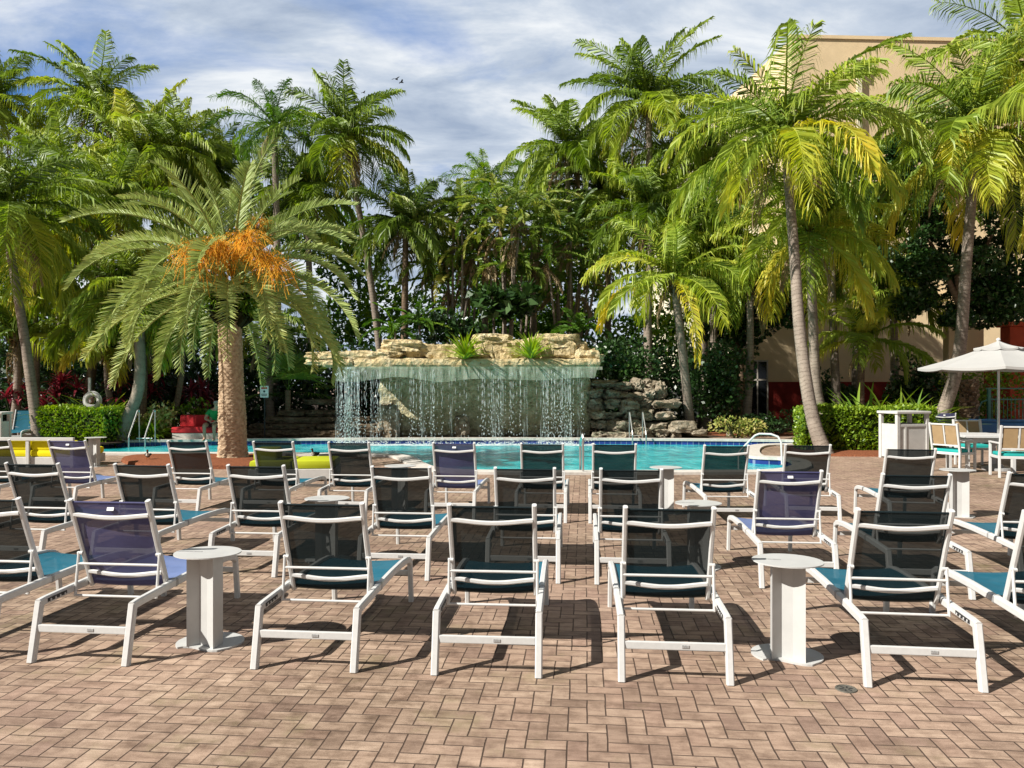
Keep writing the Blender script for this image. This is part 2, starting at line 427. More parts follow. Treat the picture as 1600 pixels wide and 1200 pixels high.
def frond(Ls, rng, base, az, el, L, droop, n=46, ll=.7, w=.045, ld=.9, fwd=(.35, 1.0), vee=.25, tint=.3, tipt=.25, side=0., roll=0., r0=.03, fluffy=0., start=.12, rt=.72):
    S_ = 15
    s = np.linspace(0, 1, S_)
    th = el - droop * s ** 1.25
    a = az + side * s
    d = np.stack([np.cos(th) * np.cos(a), np.cos(th) * np.sin(a), np.sin(th)], 1)
    pts = np.zeros((S_, 3)); pts[1:] = np.cumsum((d[1:] + d[:-1]) / 2, 0) * (L / (S_ - 1)); pts += np.asarray(base)
    Sd = np.stack([-np.sin(a), np.cos(a), 0 * a], 1); N = np.cross(d, Sd)
    rr = roll * s
    c, q = np.cos(rr)[:, None], np.sin(rr)[:, None]
    Sd, N = Sd * c + N * q, N * c - Sd * q
    # rachis
    r = (r0 * (1 - .85 * s))[:, None]
    ring = np.stack([pts + Sd * r * 1.3, pts + N * r, pts - Sd * r * 1.3, pts - N * r], 1).reshape(-1, 3)
    q_ = []
    for i in range(S_ - 1):
        for k in range(4):
            q_.append((i * 4 + k, i * 4 + (k + 1) % 4, i * 4 + 4 + (k + 1) % 4, i * 4 + 4 + k))
    Ls.add(ring, np.array(q_), np.full(len(ring), min(1, tint + (rt - tint) * .6)))
    # leaflets
    t = np.linspace(start, .995, n)
    def ip(A): return np.stack([np.interp(t, s, A[:, k]) for k in range(3)], 1)
    P, T, SS, NN = ip(pts), nrm(ip(d)), nrm(ip(Sd)), nrm(ip(N))
    prof = np.interp(t, [0, .12, .35, .7, 1], [.35, .6, 1, .85, .38])
    for sg in (-1, 1):
        fa = (fwd[0] + (fwd[1] - fwd[0]) * t + rng.normal(0, .10, n))[:, None]
        vv = (vee + (rng.normal(0, fluffy, n) if fluffy else rng.normal(0, .07, n)))[:, None]
        D = nrm((sg * SS * np.cos(fa) + T * np.sin(fa)) + NN * vv)
        le = (ll * prof * rng.uniform(.85, 1.1, n))[:, None]
        dz = np.array([0, 0, 1.])
        l2 = ld * rng.uniform(.6, 1.25, n)[:, None]
        mid = P + D * le * .5 - dz * le * l2 * .14
        tip = P + D * le * (1 - .38 * l2) - dz * le * l2 * .58
        Wv = nrm(T - D * (T * D).sum(1, keepdims=True)) * w
        Wv = nrm(Wv + NN * rng.normal(0, .3, n)[:, None]) * w
        V = np.stack([P - Wv * .3, P + Wv * .3, mid - Wv * .5, mid + Wv * .5, tip - Wv * .09, tip + Wv * .09], 1).reshape(-1, 3)
        k = np.arange(n)[:, None] * 6
        Q = np.concatenate([k + np.array([[0, 1, 3, 2]]), k + np.array([[2, 3, 5, 4]])])
        tt = tint + rng.normal(0, .05, n) + tipt * t * .5
        TT = np.stack([tt, tt, tt, tt, tt + tipt * .6, tt + tipt * .6], 1).ravel()
        Ls.add(V, Q, np.clip(TT, 0, 1))
    return pts[-1]

def trunk_mesh(name, path, r0, r1, mat, parent, ring=.07, seg=12, flare=1.35, bump=.05, seed=0):
    """swept trunk through the points of path (smoothed), with ring scars; tint = length along it"""
    P = [Vector(p) for p in path]
    # Catmull-Rom
    pts = []
    Q = [P[0] * 2 - P[1]] + P + [P[-1] * 2 - P[-2]]
    for i in range(1, len(Q) - 2):
        for k in range(14):
            t = k / 14
            a, b, c, d = Q[i - 1], Q[i], Q[i + 1], Q[i + 2]
            pts.append(.5 * ((2 * b) + (c - a) * t + (2 * a - 5 * b + 4 * c - d) * t * t + (3 * b - a - 3 * c + d) * t ** 3))
    pts.append(P[-1])
    pts = np.array([tuple(p) for p in pts])
    dist = np.concatenate([[0], np.cumsum(np.linalg.norm(np.diff(pts, axis=0), axis=1))])
    n = max(10, int(dist[-1] / (ring / 2)))
    ss = np.linspace(0, dist[-1], n)
    pp = np.stack([np.interp(ss, dist, pts[:, k]) for k in range(3)], 1)
    t = nrm(np.gradient(pp, axis=0))
    sx = nrm(np.cross(t, np.array([0, 1, 0.]))); sy = np.cross(t, sx)
    rng = np.random.default_rng(seed)
    u = ss / dist[-1]
    rad = r0 + (r1 - r0) * u ** .8
    rad *= 1 + (flare - 1) * np.exp(-ss / .35)
    rad *= 1 + bump * np.where(np.arange(n) % 2 == 0, 1, -.4) * rng.uniform(.5, 1.2, n)
    ang = np.arange(seg) * 2 * np.pi / seg
    wob = rng.uniform(.95, 1.05, (1, seg))
    V = pp[:, None, :] + (sx[:, None, :] * np.cos(ang)[None, :, None] + sy[:, None, :] * np.sin(ang)[None, :, None]) * (rad[:, None] * wob)[:, :, None]
    Qd = []
    for i in range(n - 1):
        for k in range(seg):
            Qd.append((i * seg + k, i * seg + (k + 1) % seg, (i + 1) * seg + (k + 1) % seg, (i + 1) * seg + k))
    o = np_mesh(name, V.reshape(-1, 3), np.array(Qd), np.repeat(ss, seg), mat, parent)
    o.data.shade_smooth()
    return o

def leaf_cloud(Ls, rng, C, size, tint=.4, tvar=.15, aspect=.45, up=.3, jit=.25, out=None):
    """rhombus leaves at the points C; out = preferred outward directions"""
    n = len(C)
    d = rng.normal(0, 1, (n, 3))
    if out is not None: d = nrm(d) * .9 + out * .9
    d[:, 2] += up * .3
    d = nrm(d)
    q = nrm(np.cross(d, nrm(rng.normal(0, 1, (n, 3)) + np.array([0, 0, 1.2]))))
    sz = (size * rng.uniform(1 - jit, 1 + jit, n))[:, None]
    nn = np.cross(d, q)
    fold = nn * sz * .12
    V = np.stack([C - d * sz * .5, C + q * sz * aspect * .5 + fold, C + d * sz * .5, C - q * sz * aspect * .5 + fold], 1).reshape(-1, 3)
    Q = np.arange(n)[:, None] * 4 + np.array([[0, 1, 2, 3]])
    T = np.repeat(np.clip(tint + rng.normal(0, tvar, n), 0, 1), 4)
    Ls.add(V, Q, T)

def blade_tuft(Ls, rng, c, n, L, w, el0=.3, el1=1.5, droop=1.0, tint=.4, tvar=.12, tipt=.1, S_=6):
    """strap leaves from one point"""
    for i in range(n):
        az = rng.uniform(0, 2 * np.pi); el = rng.uniform(el0, el1); l = L * rng.uniform(.7, 1.1)
        s = np.linspace(0, 1, S_)
        th = el - droop * rng.uniform(.5, 1.3) * s ** 1.5
        d = np.stack([np.cos(th) * np.cos(az), np.cos(th) * np.sin(az), np.sin(th)], 1)
        p = np.zeros((S_, 3)); p[1:] = np.cumsum(d[1:], 0) * (l / (S_ - 1)); p += np.asarray(c)
        sd = np.array([-np.sin(az), np.cos(az), 0.])
        N = np.cross(d, sd)
        ww = (w * np.interp(s, [0, .3, .7, 1], [.5, 1, .8, .05]))[:, None]
        V = np.stack([p - sd * ww / 2 + N * ww * .15, p, p + sd * ww / 2 + N * ww * .15], 1).reshape(-1, 3)
        Q = []
        for k in range(S_ - 1):
            b = k * 3
            Q += [(b, b + 1, b + 4, b + 3), (b + 1, b + 2, b + 5, b + 4)]
        t = np.clip(tint + rng.normal(0, tvar) + tipt * np.repeat(s, 3), 0, 1)
        Ls.add(V, np.array(Q), t)

def in_ellipsoid(rng, n, c, r, shell=.55):
    v = nrm(rng.normal(0, 1, (n, 3)))
    k = rng.uniform(shell ** 3, 1, n) ** (1 / 3)
    return np.asarray(c) + v * k[:, None] * np.asarray(r), v

SPEC = dict(
    coco=dict(n=34, el=(1.45, -.62), droop=(.9, 1.5), leaf=dict(n=64, ll=1.08, w=.050, ld=.95, vee=.18, fwd=(.25, .95), r0=.032)),
    young=dict(n=16, el=(1.4, -.2), droop=(1.05, 1.65), leaf=dict(n=62, ll=.98, w=.050, ld=1.0, vee=.25, fwd=(.3, 1.0), r0=.026)),
    queen=dict(n=22, el=(1.4, -.5), droop=(1.3, 2.0), leaf=dict(n=80, ll=.60, w=.028, ld=.7, vee=.15, fwd=(.3, .9), r0=.024, fluffy=.55)),
    areca=dict(n=12, el=(1.35, .15), droop=(1.2, 1.9), leaf=dict(n=34, ll=.46, w=.05, ld=.5, vee=.45, fwd=(.5, 1.0), r0=.016)),
)
def crown(Ls, rng, c, L, spec, tint=.3, tvar=.1, oldt=.25, n=None, extra=(), tipt=.25, bias=0):
    sp = SPEC[spec]; n = n or sp['n']
    a0 = rng.uniform(0, 6.28)
    for i in range(n):
        f = (i + .5) / n
        el = sp['el'][0] + (sp['el'][1] - sp['el'][0]) * f ** .95 + rng.normal(0, .10)
        az = a0 + i * 2.39996 + rng.normal(0, .15)
        dr = rng.uniform(*sp['droop']) * (.65 + .5 * min(1, f * 1.6)) if f < .9 else rng.uniform(.6, 1.0)
        k = sp['leaf'].copy()
        sc_ = L / 3.6
        k['ll'] = k['ll'] * (.55 + .45 * sc_)
        t = tint + rng.normal(0, tvar) + (oldt if f > .78 and rng.random() < .5 else 0)
        frond(Ls, rng, c, az, el, L * rng.uniform(.86, 1.08) * (.75 if f < .12 else 1), dr, tint=max(0, t), tipt=tipt,
              side=rng.normal(0, .22), roll=rng.normal(0, .5), **k)
    for e in extra:
        k = sp['leaf'].copy(); k['ll'] *= .55 + .45 * L / 3.6; k.update(e.get('leaf', {}))
        frond(Ls, rng, c, e['az'], e['el'], e.get('L', L), e.get('droop', 1.2), tint=e.get('tint', tint), tipt=e.get('tipt', tipt), side=e.get('side', 0), roll=e.get('roll', 0), **k)

def palm(label, px, py, d, L, base, spec='coco', mat='f_coco', tint=.3, seed=1, bd=None, bark='bark_grey', r=(.17, .11), bend=None, n=None, extra=(), tvar=.1, oldt=.25, dry=3, nuts=0, group='palm trees around the pool', tipt=.25, trunk=True, name='palm_tree', cat='palm tree', bz=0):
    """crown centre at pixel (px,py) and depth d; the trunk stands at pixel column base, depth bd"""
    bd = bd or d
    rng = np.random.default_rng(seed * 77 + 5)
    c = W(px, py, d); b = GX(base, bd); b.z = bz
    root = empty(name, b, 0, label, cat, group)
    top = c - b
    mid = []
    if bend:
        for f, off in bend: mid.append(top * f + Vector((off, 0, 0)))
    else:
        mid.append(top * .5 + Vector((rng.normal(0, .12), 0, 0)))
    if trunk:
        trunk_mesh('trunk', [Vector((0, 0, -.05))] + mid + [top], r[0], r[1], M[bark], root, seed=seed)
    Ls = Leafs()
    crown(Ls, rng, top, L, spec, tint, tvar, oldt, n, extra, tipt)
    Ls.build('crown', M[mat], root)
    if dry:
        Ld = Leafs()
        for i in range(dry):
            k = SPEC['coco']['leaf'].copy(); k.update(n=30, ll=.5 * L / 3.6, ld=1.2, w=.04)
            frond(Ld, rng, top - Vector((0, 0, .15)), rng.uniform(0, 6.28), rng.uniform(-1.0, -.6), L * rng.uniform(.45, .7), .7, tint=.5, **k)
        # fibre at the crown's heart
        C, v = in_ellipsoid(rng, 60, top - Vector((0, 0, .25)), (.22, .22, .35), .3)
        leaf_cloud(Ld, rng, C, .35, .3, .2, .25, out=v)
        Ld.build('dry_frond', M['f_dry'], root)
    for i in range(nuts):
        a = i * 2.4
        mb = MB(); mb.lathe([(0.0, -.13), (.06, -.11), (.10, -.03), (.105, .03), (.07, .10), (0.0, .13)], 8)
        mb.build('coconut', M['coconut'], root, True, loc=top + Vector((.24 * math.cos(a), .24 * math.sin(a), -.35 - .06 * (i % 2))))
    return root

def shrub(label, c, r, n, size, mat, tint=.4, seed=1, name='shrub', cat='shrub', group=None, aspect=.5, clumps=7, stem=True, tvar=.15):
    rng = np.random.default_rng(seed * 31 + 3)
    root = empty(name, c, 0, label, cat, group)
    Ls = Leafs()
    for i in range(clumps):
        v = nrm(rng.normal(0, 1, (1, 3)))[0]
        cc = np.array([v[0] * r[0] * .55, v[1] * r[1] * .55, r[2] + v[2] * r[2] * .5])
        rr = np.array(r) * rng.uniform(.38, .62)
        C, o = in_ellipsoid(rng, n // clumps, cc, rr, .6)
        C[:, 2] = np.maximum(C[:, 2], .03)
        leaf_cloud(Ls, rng, C, size, tint + rng.normal(0, .05), tvar, aspect, out=o)
    Ls.build('foliage', M[mat], root)
    if stem:
        mb = MB()
        for i in range(4):
            a = rng.uniform(0, 6.28)
            mb.tube([(.05 * math.cos(a), .05 * math.sin(a), 0), (r[0] * .4 * math.cos(a), r[1] * .4 * math.sin(a), r[2] * 1.2)], .02, 5)
        mb.build('stem', M['hedge_core'], root)
    return root

def tuft(label, c, n, L, w, mat, tint=.4, seed=1, name='strap_leaf_plant', cat='plant', group=None, heads=1, spread=.3, **kw):
    rng = np.random.default_rng(seed * 13 + 1)
    root = empty(name, c, 0, label, cat, group)
    Ls = Leafs()
    for h in range(heads):
        off = (0, 0, 0) if heads == 1 else (rng.uniform(-spread, spread), rng.uniform(-spread, spread) * .6, rng.uniform(0, .15))
        blade_tuft(Ls, rng, off, n, L, w, tint=tint, **kw)
    Ls.build('foliage', M[mat], root)
    return root

def rosette_stalk(label, c, h, n, L, w, mat, seed, group, tint=.4, stalks=3, name='cordyline_plant'):
    """upright stalks carrying rosettes of strap leaves"""
    rng = np.random.default_rng(seed * 17 + 2)
    root = empty(name, c, 0, label, 'plant', group)
    Ls = Leafs(); mb = MB()
    for i in range(stalks):
        x, y = rng.uniform(-.35, .35), rng.uniform(-.3, .3); hh = h * rng.uniform(.6, 1.05)
        mb.tube([(x * .3, y * .3, 0), (x, y, hh)], .025, 6)
        blade_tuft(Ls, rng, (x, y, hh), n, L, w, -.3, 1.5, .9, tint, .18, .1)
    Ls.build('foliage', M[mat], root); mb.build('stem', M['bark_brown'] if False else M['hedge_core'], root)
    return root

def hedge(label, a, b, depth, h, n, seed):
    rng = np.random.default_rng(seed)
    a, b = Vector(a), Vector(b); L = (b - a).length; ang = math.atan2(b.y - a.y, b.x - a.x)
    root = empty('hedge', (a + b) / 2, ang, label, 'hedge')
    mb = MB(); mb.bbox((0, 0, h * .46), (L - .3, depth - .3, h * .9 - .2), .1); mb.build('branches', M['hedge_core'], root)
    Ls = Leafs()
    for axis, cnt in (('f', n), ('t', int(n * .8)), ('e', n // 3), ('b', n // 3)):
        x = rng.uniform(-L / 2, L / 2, cnt); y = rng.uniform(-depth / 2, depth / 2, cnt); z = rng.uniform(.02, h, cnt)
        inn = np.abs(rng.normal(0, .07, cnt))
        bulge = .05 * np.sin(x * 3.1 + seed) + .05 * np.sin(z * 5 + x * 1.7)
        if axis == 'f': y = -depth / 2 + inn - bulge; o = np.array([0, -1, .4])
        if axis == 'b': y = depth / 2 - inn; o = np.array([0, 1, .4])
        if axis == 't': z = h - inn + bulge * .8; o = np.array([0, -.2, 1])
        if axis == 'e': x = np.where(rng.random(cnt) < .5, -L / 2 + inn, L / 2 - inn) ; o = np.array([0, 0, .5])
        leaf_cloud(Ls, rng, np.stack([x, y, z], 1), .105, .40 + (.12 if axis == 't' else 0), .15, .55, out=np.tile(o, (cnt, 1)))
    Ls.build('foliage', M['f_hedge'], root)
    return root

def rock(size, seed, sub=3, amp=.12, sq=.55, fr=1.6):
    bm = bmesh.new(); bmesh.ops.create_cube(bm, size=2)
    bmesh.ops.subdivide_edges(bm, edges=bm.edges, cuts=2 ** sub - 1, use_grid_fill=True)
    off = Vector((seed * 3.7, seed * 1.3, seed * 7.1))
    for v in bm.verts:
        p = v.co.copy(); q = p.normalized() * 1.15
        p = p.lerp(q, sq)
        k = noise.noise(p * fr + off) * amp + noise.noise(p * fr * 3 + off) * amp * .4 + noise.noise(p * fr * 8 + off) * amp * .18
        p *= 1 + k
        v.co = Vector((p.x * size[0] / 2, p.y * size[1] / 2, p.z * size[2] / 2))
    return bm
def add_bm(mb, bm, c, rz=0):
    m = Matrix.Translation(c) @ Matrix.Rotation(rz, 4, 'Z')
    bm.verts.index_update()
    mb.add([m @ v.co for v in bm.verts], [[v.index for v in f.verts] for f in bm.faces]); bm.free()
# ------------------------------------------------------------------ camera, light, sky
cam = bpy.data.cameras.new('Camera'); co = bpy.data.objects.new('Camera', cam); COL.objects.link(co)
co.location = (0, 0, CAMH); co.rotation_euler = (R(90), 0, 0)
cam.sensor_width = 36; cam.lens = F / 1600 * 36; cam.shift_y = (HY - 600) / 1600; cam.clip_end = 2000; cam.clip_start = .05
sc.camera = co
SUN_AZ, SUN_EL = 26, 41     # shadows fall to the right and 26 degrees away from the camera
ldir = Vector((math.cos(R(SUN_AZ)) * math.cos(R(SUN_EL)), math.sin(R(SUN_AZ)) * math.cos(R(SUN_EL)), -math.sin(R(SUN_EL))))
sun = bpy.data.lights.new('Sun', 'SUN'); so = bpy.data.objects.new('Sun', sun); COL.objects.link(so)
sun.energy = 5.0; sun.angle = R(.55); sun.color = (1, .955, .89)
so.rotation_euler = ldir.to_track_quat('-Z', 'Y').to_euler()
wd = bpy.data.worlds.new('World'); sc.world = wd; wd.use_nodes = True
nt = wd.node_tree; bg = nt.nodes['Background']
sky = nt.nodes.new('ShaderNodeTexSky'); sky.sky_type = 'NISHITA'; sky.sun_disc = False
sky.sun_elevation = R(SUN_EL)
tosun = -ldir
sky.sun_rotation = math.atan2(tosun.x, tosun.y)
sky.air_density = 1.0; sky.dust_density = .6; sky.ozone_density = 1.5
def wn(t, **k):
    n = nt.nodes.new(t)
    for a, b in k.items(): setattr(n, a, b)
    return n
tc = wn('ShaderNodeTexCoord'); sp = wn('ShaderNodeSeparateXYZ'); nt.links.new(tc.outputs['Generated'], sp.inputs[0])
def wm(op, a, b=None):
    n = wn('ShaderNodeMath', operation=op)
    for i, x in enumerate((a, b)):
        if x is None: continue
        if hasattr(x, 'links'): nt.links.new(x, n.inputs[i])
        else: n.inputs[i].default_value = x
    return n.outputs[0]
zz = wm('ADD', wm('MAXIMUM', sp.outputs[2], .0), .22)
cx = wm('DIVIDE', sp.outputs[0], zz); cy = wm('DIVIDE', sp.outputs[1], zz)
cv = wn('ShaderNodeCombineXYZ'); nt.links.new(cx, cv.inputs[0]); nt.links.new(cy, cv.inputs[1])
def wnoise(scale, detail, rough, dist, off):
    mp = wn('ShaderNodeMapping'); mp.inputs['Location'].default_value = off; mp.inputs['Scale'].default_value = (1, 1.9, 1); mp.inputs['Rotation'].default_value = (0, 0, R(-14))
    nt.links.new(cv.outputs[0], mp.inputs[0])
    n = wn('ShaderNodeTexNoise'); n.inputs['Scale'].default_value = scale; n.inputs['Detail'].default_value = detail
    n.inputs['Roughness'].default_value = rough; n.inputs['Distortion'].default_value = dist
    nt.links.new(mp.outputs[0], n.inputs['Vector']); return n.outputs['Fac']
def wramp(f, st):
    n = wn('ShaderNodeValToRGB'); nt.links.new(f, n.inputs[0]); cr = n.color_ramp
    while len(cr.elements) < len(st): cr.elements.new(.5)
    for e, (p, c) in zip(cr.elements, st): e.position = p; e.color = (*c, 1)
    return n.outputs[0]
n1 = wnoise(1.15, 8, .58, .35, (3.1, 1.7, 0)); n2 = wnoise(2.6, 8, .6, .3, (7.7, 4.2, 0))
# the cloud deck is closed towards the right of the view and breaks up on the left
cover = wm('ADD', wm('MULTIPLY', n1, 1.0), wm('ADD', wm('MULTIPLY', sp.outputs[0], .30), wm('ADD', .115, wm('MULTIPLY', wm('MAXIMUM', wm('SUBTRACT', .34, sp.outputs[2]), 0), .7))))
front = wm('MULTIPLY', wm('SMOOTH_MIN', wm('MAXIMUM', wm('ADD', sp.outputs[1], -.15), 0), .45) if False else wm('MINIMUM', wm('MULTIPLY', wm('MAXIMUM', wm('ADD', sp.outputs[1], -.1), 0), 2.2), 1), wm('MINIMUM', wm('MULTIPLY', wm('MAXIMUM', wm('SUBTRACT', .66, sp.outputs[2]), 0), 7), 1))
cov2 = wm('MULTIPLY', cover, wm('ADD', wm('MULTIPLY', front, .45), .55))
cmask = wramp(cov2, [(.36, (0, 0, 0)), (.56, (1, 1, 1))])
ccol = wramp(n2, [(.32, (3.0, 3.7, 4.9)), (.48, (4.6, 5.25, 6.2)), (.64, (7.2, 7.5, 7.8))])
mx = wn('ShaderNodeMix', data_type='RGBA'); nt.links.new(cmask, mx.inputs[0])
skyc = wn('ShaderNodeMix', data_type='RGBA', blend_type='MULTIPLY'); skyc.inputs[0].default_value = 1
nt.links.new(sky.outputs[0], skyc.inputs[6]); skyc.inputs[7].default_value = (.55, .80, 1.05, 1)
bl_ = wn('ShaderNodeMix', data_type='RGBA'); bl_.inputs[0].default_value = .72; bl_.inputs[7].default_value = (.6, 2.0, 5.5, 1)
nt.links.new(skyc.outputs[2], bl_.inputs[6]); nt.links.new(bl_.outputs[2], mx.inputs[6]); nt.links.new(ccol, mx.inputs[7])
veil = wn('ShaderNodeMix', data_type='RGBA'); nt.links.new(front, veil.inputs[0]); veil.inputs[6].default_value = (1.9, 2.05, 2.3, 1); nt.links.new(mx.outputs[2], veil.inputs[7])  # dim neutral grey put in for the unseen sky, keeping shadows dark and warm
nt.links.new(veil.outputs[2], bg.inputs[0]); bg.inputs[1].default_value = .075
sc.view_settings.view_transform = 'Standard'; sc.view_settings.look = 'None'
sc.view_settings.exposure = .72; sc.view_settings.gamma = 1
sc.render.engine = 'CYCLES'
sc.cycles.max_bounces = 5; sc.cycles.diffuse_bounces = 2; sc.cycles.glossy_bounces = 2; sc.cycles.transmission_bounces = 3; sc.cycles.transparent_max_bounces = 12
sc.cycles.use_denoising = True

# ------------------------------------------------------------------ ground, pool
pool = [G(*p) for p in ((1240, 738), (1080, 738.5), (900, 739), (760, 738.5), (700, 736.5), (672, 732), (657, 724), (645, 717.5), (630, 713.5), (600, 711.5), (460, 710), (300, 709.6), (150, 709.5), (75, 708))]
pool += [Vector((p.x, p.y, 0)) for p in (G(35, 700), G(28, 694), G(60, 691.5), G(200, 690.5), G(330, 689), G(500, 687.6), G(700, 687), G(900, 687), G(1170, 689), G(1262, 690.5), G(1262, 695), G(1185, 696), G(1168, 700), G(1163, 707), G(1166, 713), G(1176, 716.5), G(1240, 718.5))]
def round_poly(P, it=2):
    for _ in range(it):
        Q = []
        for i, p in enumerate(P):
            q = P[(i + 1) % len(P)]
            Q += [p.lerp(q, .25), p.lerp(q, .75)]
        P = Q
    return P
pool = round_poly(pool)
def offset(P, d):
    out = []; n = len(P)
    for i, p in enumerate(P):
        a = (p - P[i - 1]).normalized(); b = (P[(i + 1) % n] - p).normalized()
        t = (a + b); t = t.normalized() if t.length > 1e-4 else a
        out.append(p + Vector((t.y, -t.x, 0)) * d)
    return out
area = sum(p.x * pool[(i + 1) % len(pool)].y - pool[(i + 1) % len(pool)].x * p.y for i, p in enumerate(pool))
sgn = 1 if area > 0 else -1
outer = offset(pool, .36 * sgn)
E_ = 400
big = [Vector((-E_, -40, 0)), Vector((E_, -40, 0)), Vector((E_, E_, 0)), Vector((-E_, E_, 0))]
def filled(name, loops, z, mat, parent=None):
    flat = [p for l in loops for p in l]
    tri = tessellate_polygon([[Vector((p.x, p.y, 0)) for p in l] for l in loops])
    me = bpy.data.meshes.new(name)
    fs = []
    for t in tri:
        a, b, c = (flat[k] for k in t)
        fs.append(t if (b - a).cross(c - a).z > 0 else t[::-1])
    me.from_pydata([(p.x, p.y, z) for p in flat], [], fs)
    return link_mesh(name, me, mat, parent)
def ribbon(A, B, za, zb, mb):
    n = len(A)
    vs = [(p.x, p.y, za) for p in A] + [(p.x, p.y, zb) for p in B]
    mb.add(vs, [(i, (i + 1) % n, n + (i + 1) % n, n + i) for i in range(n)])
tag(filled('pool_deck', [big, offset(pool, .3 * sgn)], 0, M['paver']), kind='structure')
mb = MB()
nose = offset(pool, -.03 * sgn)
ribbon(outer, outer, -.02, .05, mb); ribbon(outer, nose, .05, .055, mb); ribbon(nose, nose, .055, -.015, mb); ribbon(nose, offset(pool, .03 * sgn), -.015, -.015, mb)
tag(mb.build('pool_coping', M['coping']), kind='structure')
mb = MB(); ribbon(pool, pool, -.014, -.9, mb)
tag(mb.build('pool_wall', M['tile']), kind='structure')
tag(filled('pool_water', [offset(pool, .01 * sgn)], -.13, M['water']), kind='structure')
# planting beds (4 cm mounds with a soft edge)
def bed(name, poly, z, mat, seed=0):
    P = round_poly([Vector(p) for p in poly], 2)
    c = sum(P, Vector()) / len(P)
    mb = MB(); n = len(P)
    rings = [(1, 0.0), (.985, z * .8), (.9, z), (.55, z * 1.25)]
    vs = []
    for k, zz_ in rings: vs += [(c.x + (p.x - c.x) * k, c.y + (p.y - c.y) * k, zz_ + (noise.noise(Vector((p.x * 2 + k * 9, p.y * 2, seed))) * z * .4 if zz_ else 0)) for p in P]
    fs = []
    for r_ in range(len(rings) - 1):
        for i in range(n): fs.append((r_ * n + i, r_ * n + (i + 1) % n, (r_ + 1) * n + (i + 1) % n, (r_ + 1) * n + i))
    vs.append((c.x, c.y, z * 1.3)); b = (len(rings) - 1) * n
    for i in range(n): fs.append((b + i, b + (i + 1) % n, len(vs) - 1))
    mb.add(vs, fs)
    return tag(mb.build(name, mat, None, True), kind='structure')
bed('mulch_bed', [G(188, 724), G(190, 716), G(260, 713.3), G(350, 713), G(420, 714), G(436, 722), G(425, 731), G(330, 734), G(230, 731)], .08, M['mulch'])
bed('planting_soil', [Vector((-60, 25.6, 0)), Vector((-12.5, 24.9, 0)), Vector((-7, 24.9, 0)), Vector((6.2, 25.0, 0)), Vector((7.5, 26, 0)), Vector((14, 27.5, 0)), Vector((70, 27, 0)), Vector((90, 120, 0)), Vector((-90, 120, 0))], .05, M['soil'], 3)
bed('mulch_strip', [G(1222, 712.5), G(1330, 713.5), G(1460, 714), G(1480, 706), G(1465, 692), G(1240, 692)], .05, M['mulch'], 5)
bed('mulch_strip', [G(1085, 681.5), G(1130, 682.5), G(1240, 681.5), G(1260, 677), G(1090, 676)], .05, M['mulch'], 6)
bed('planting_soil', [G(55, 693), G(120, 696), G(190, 694), G(200, 689), G(60, 687)], .04, M['soil'], 7)

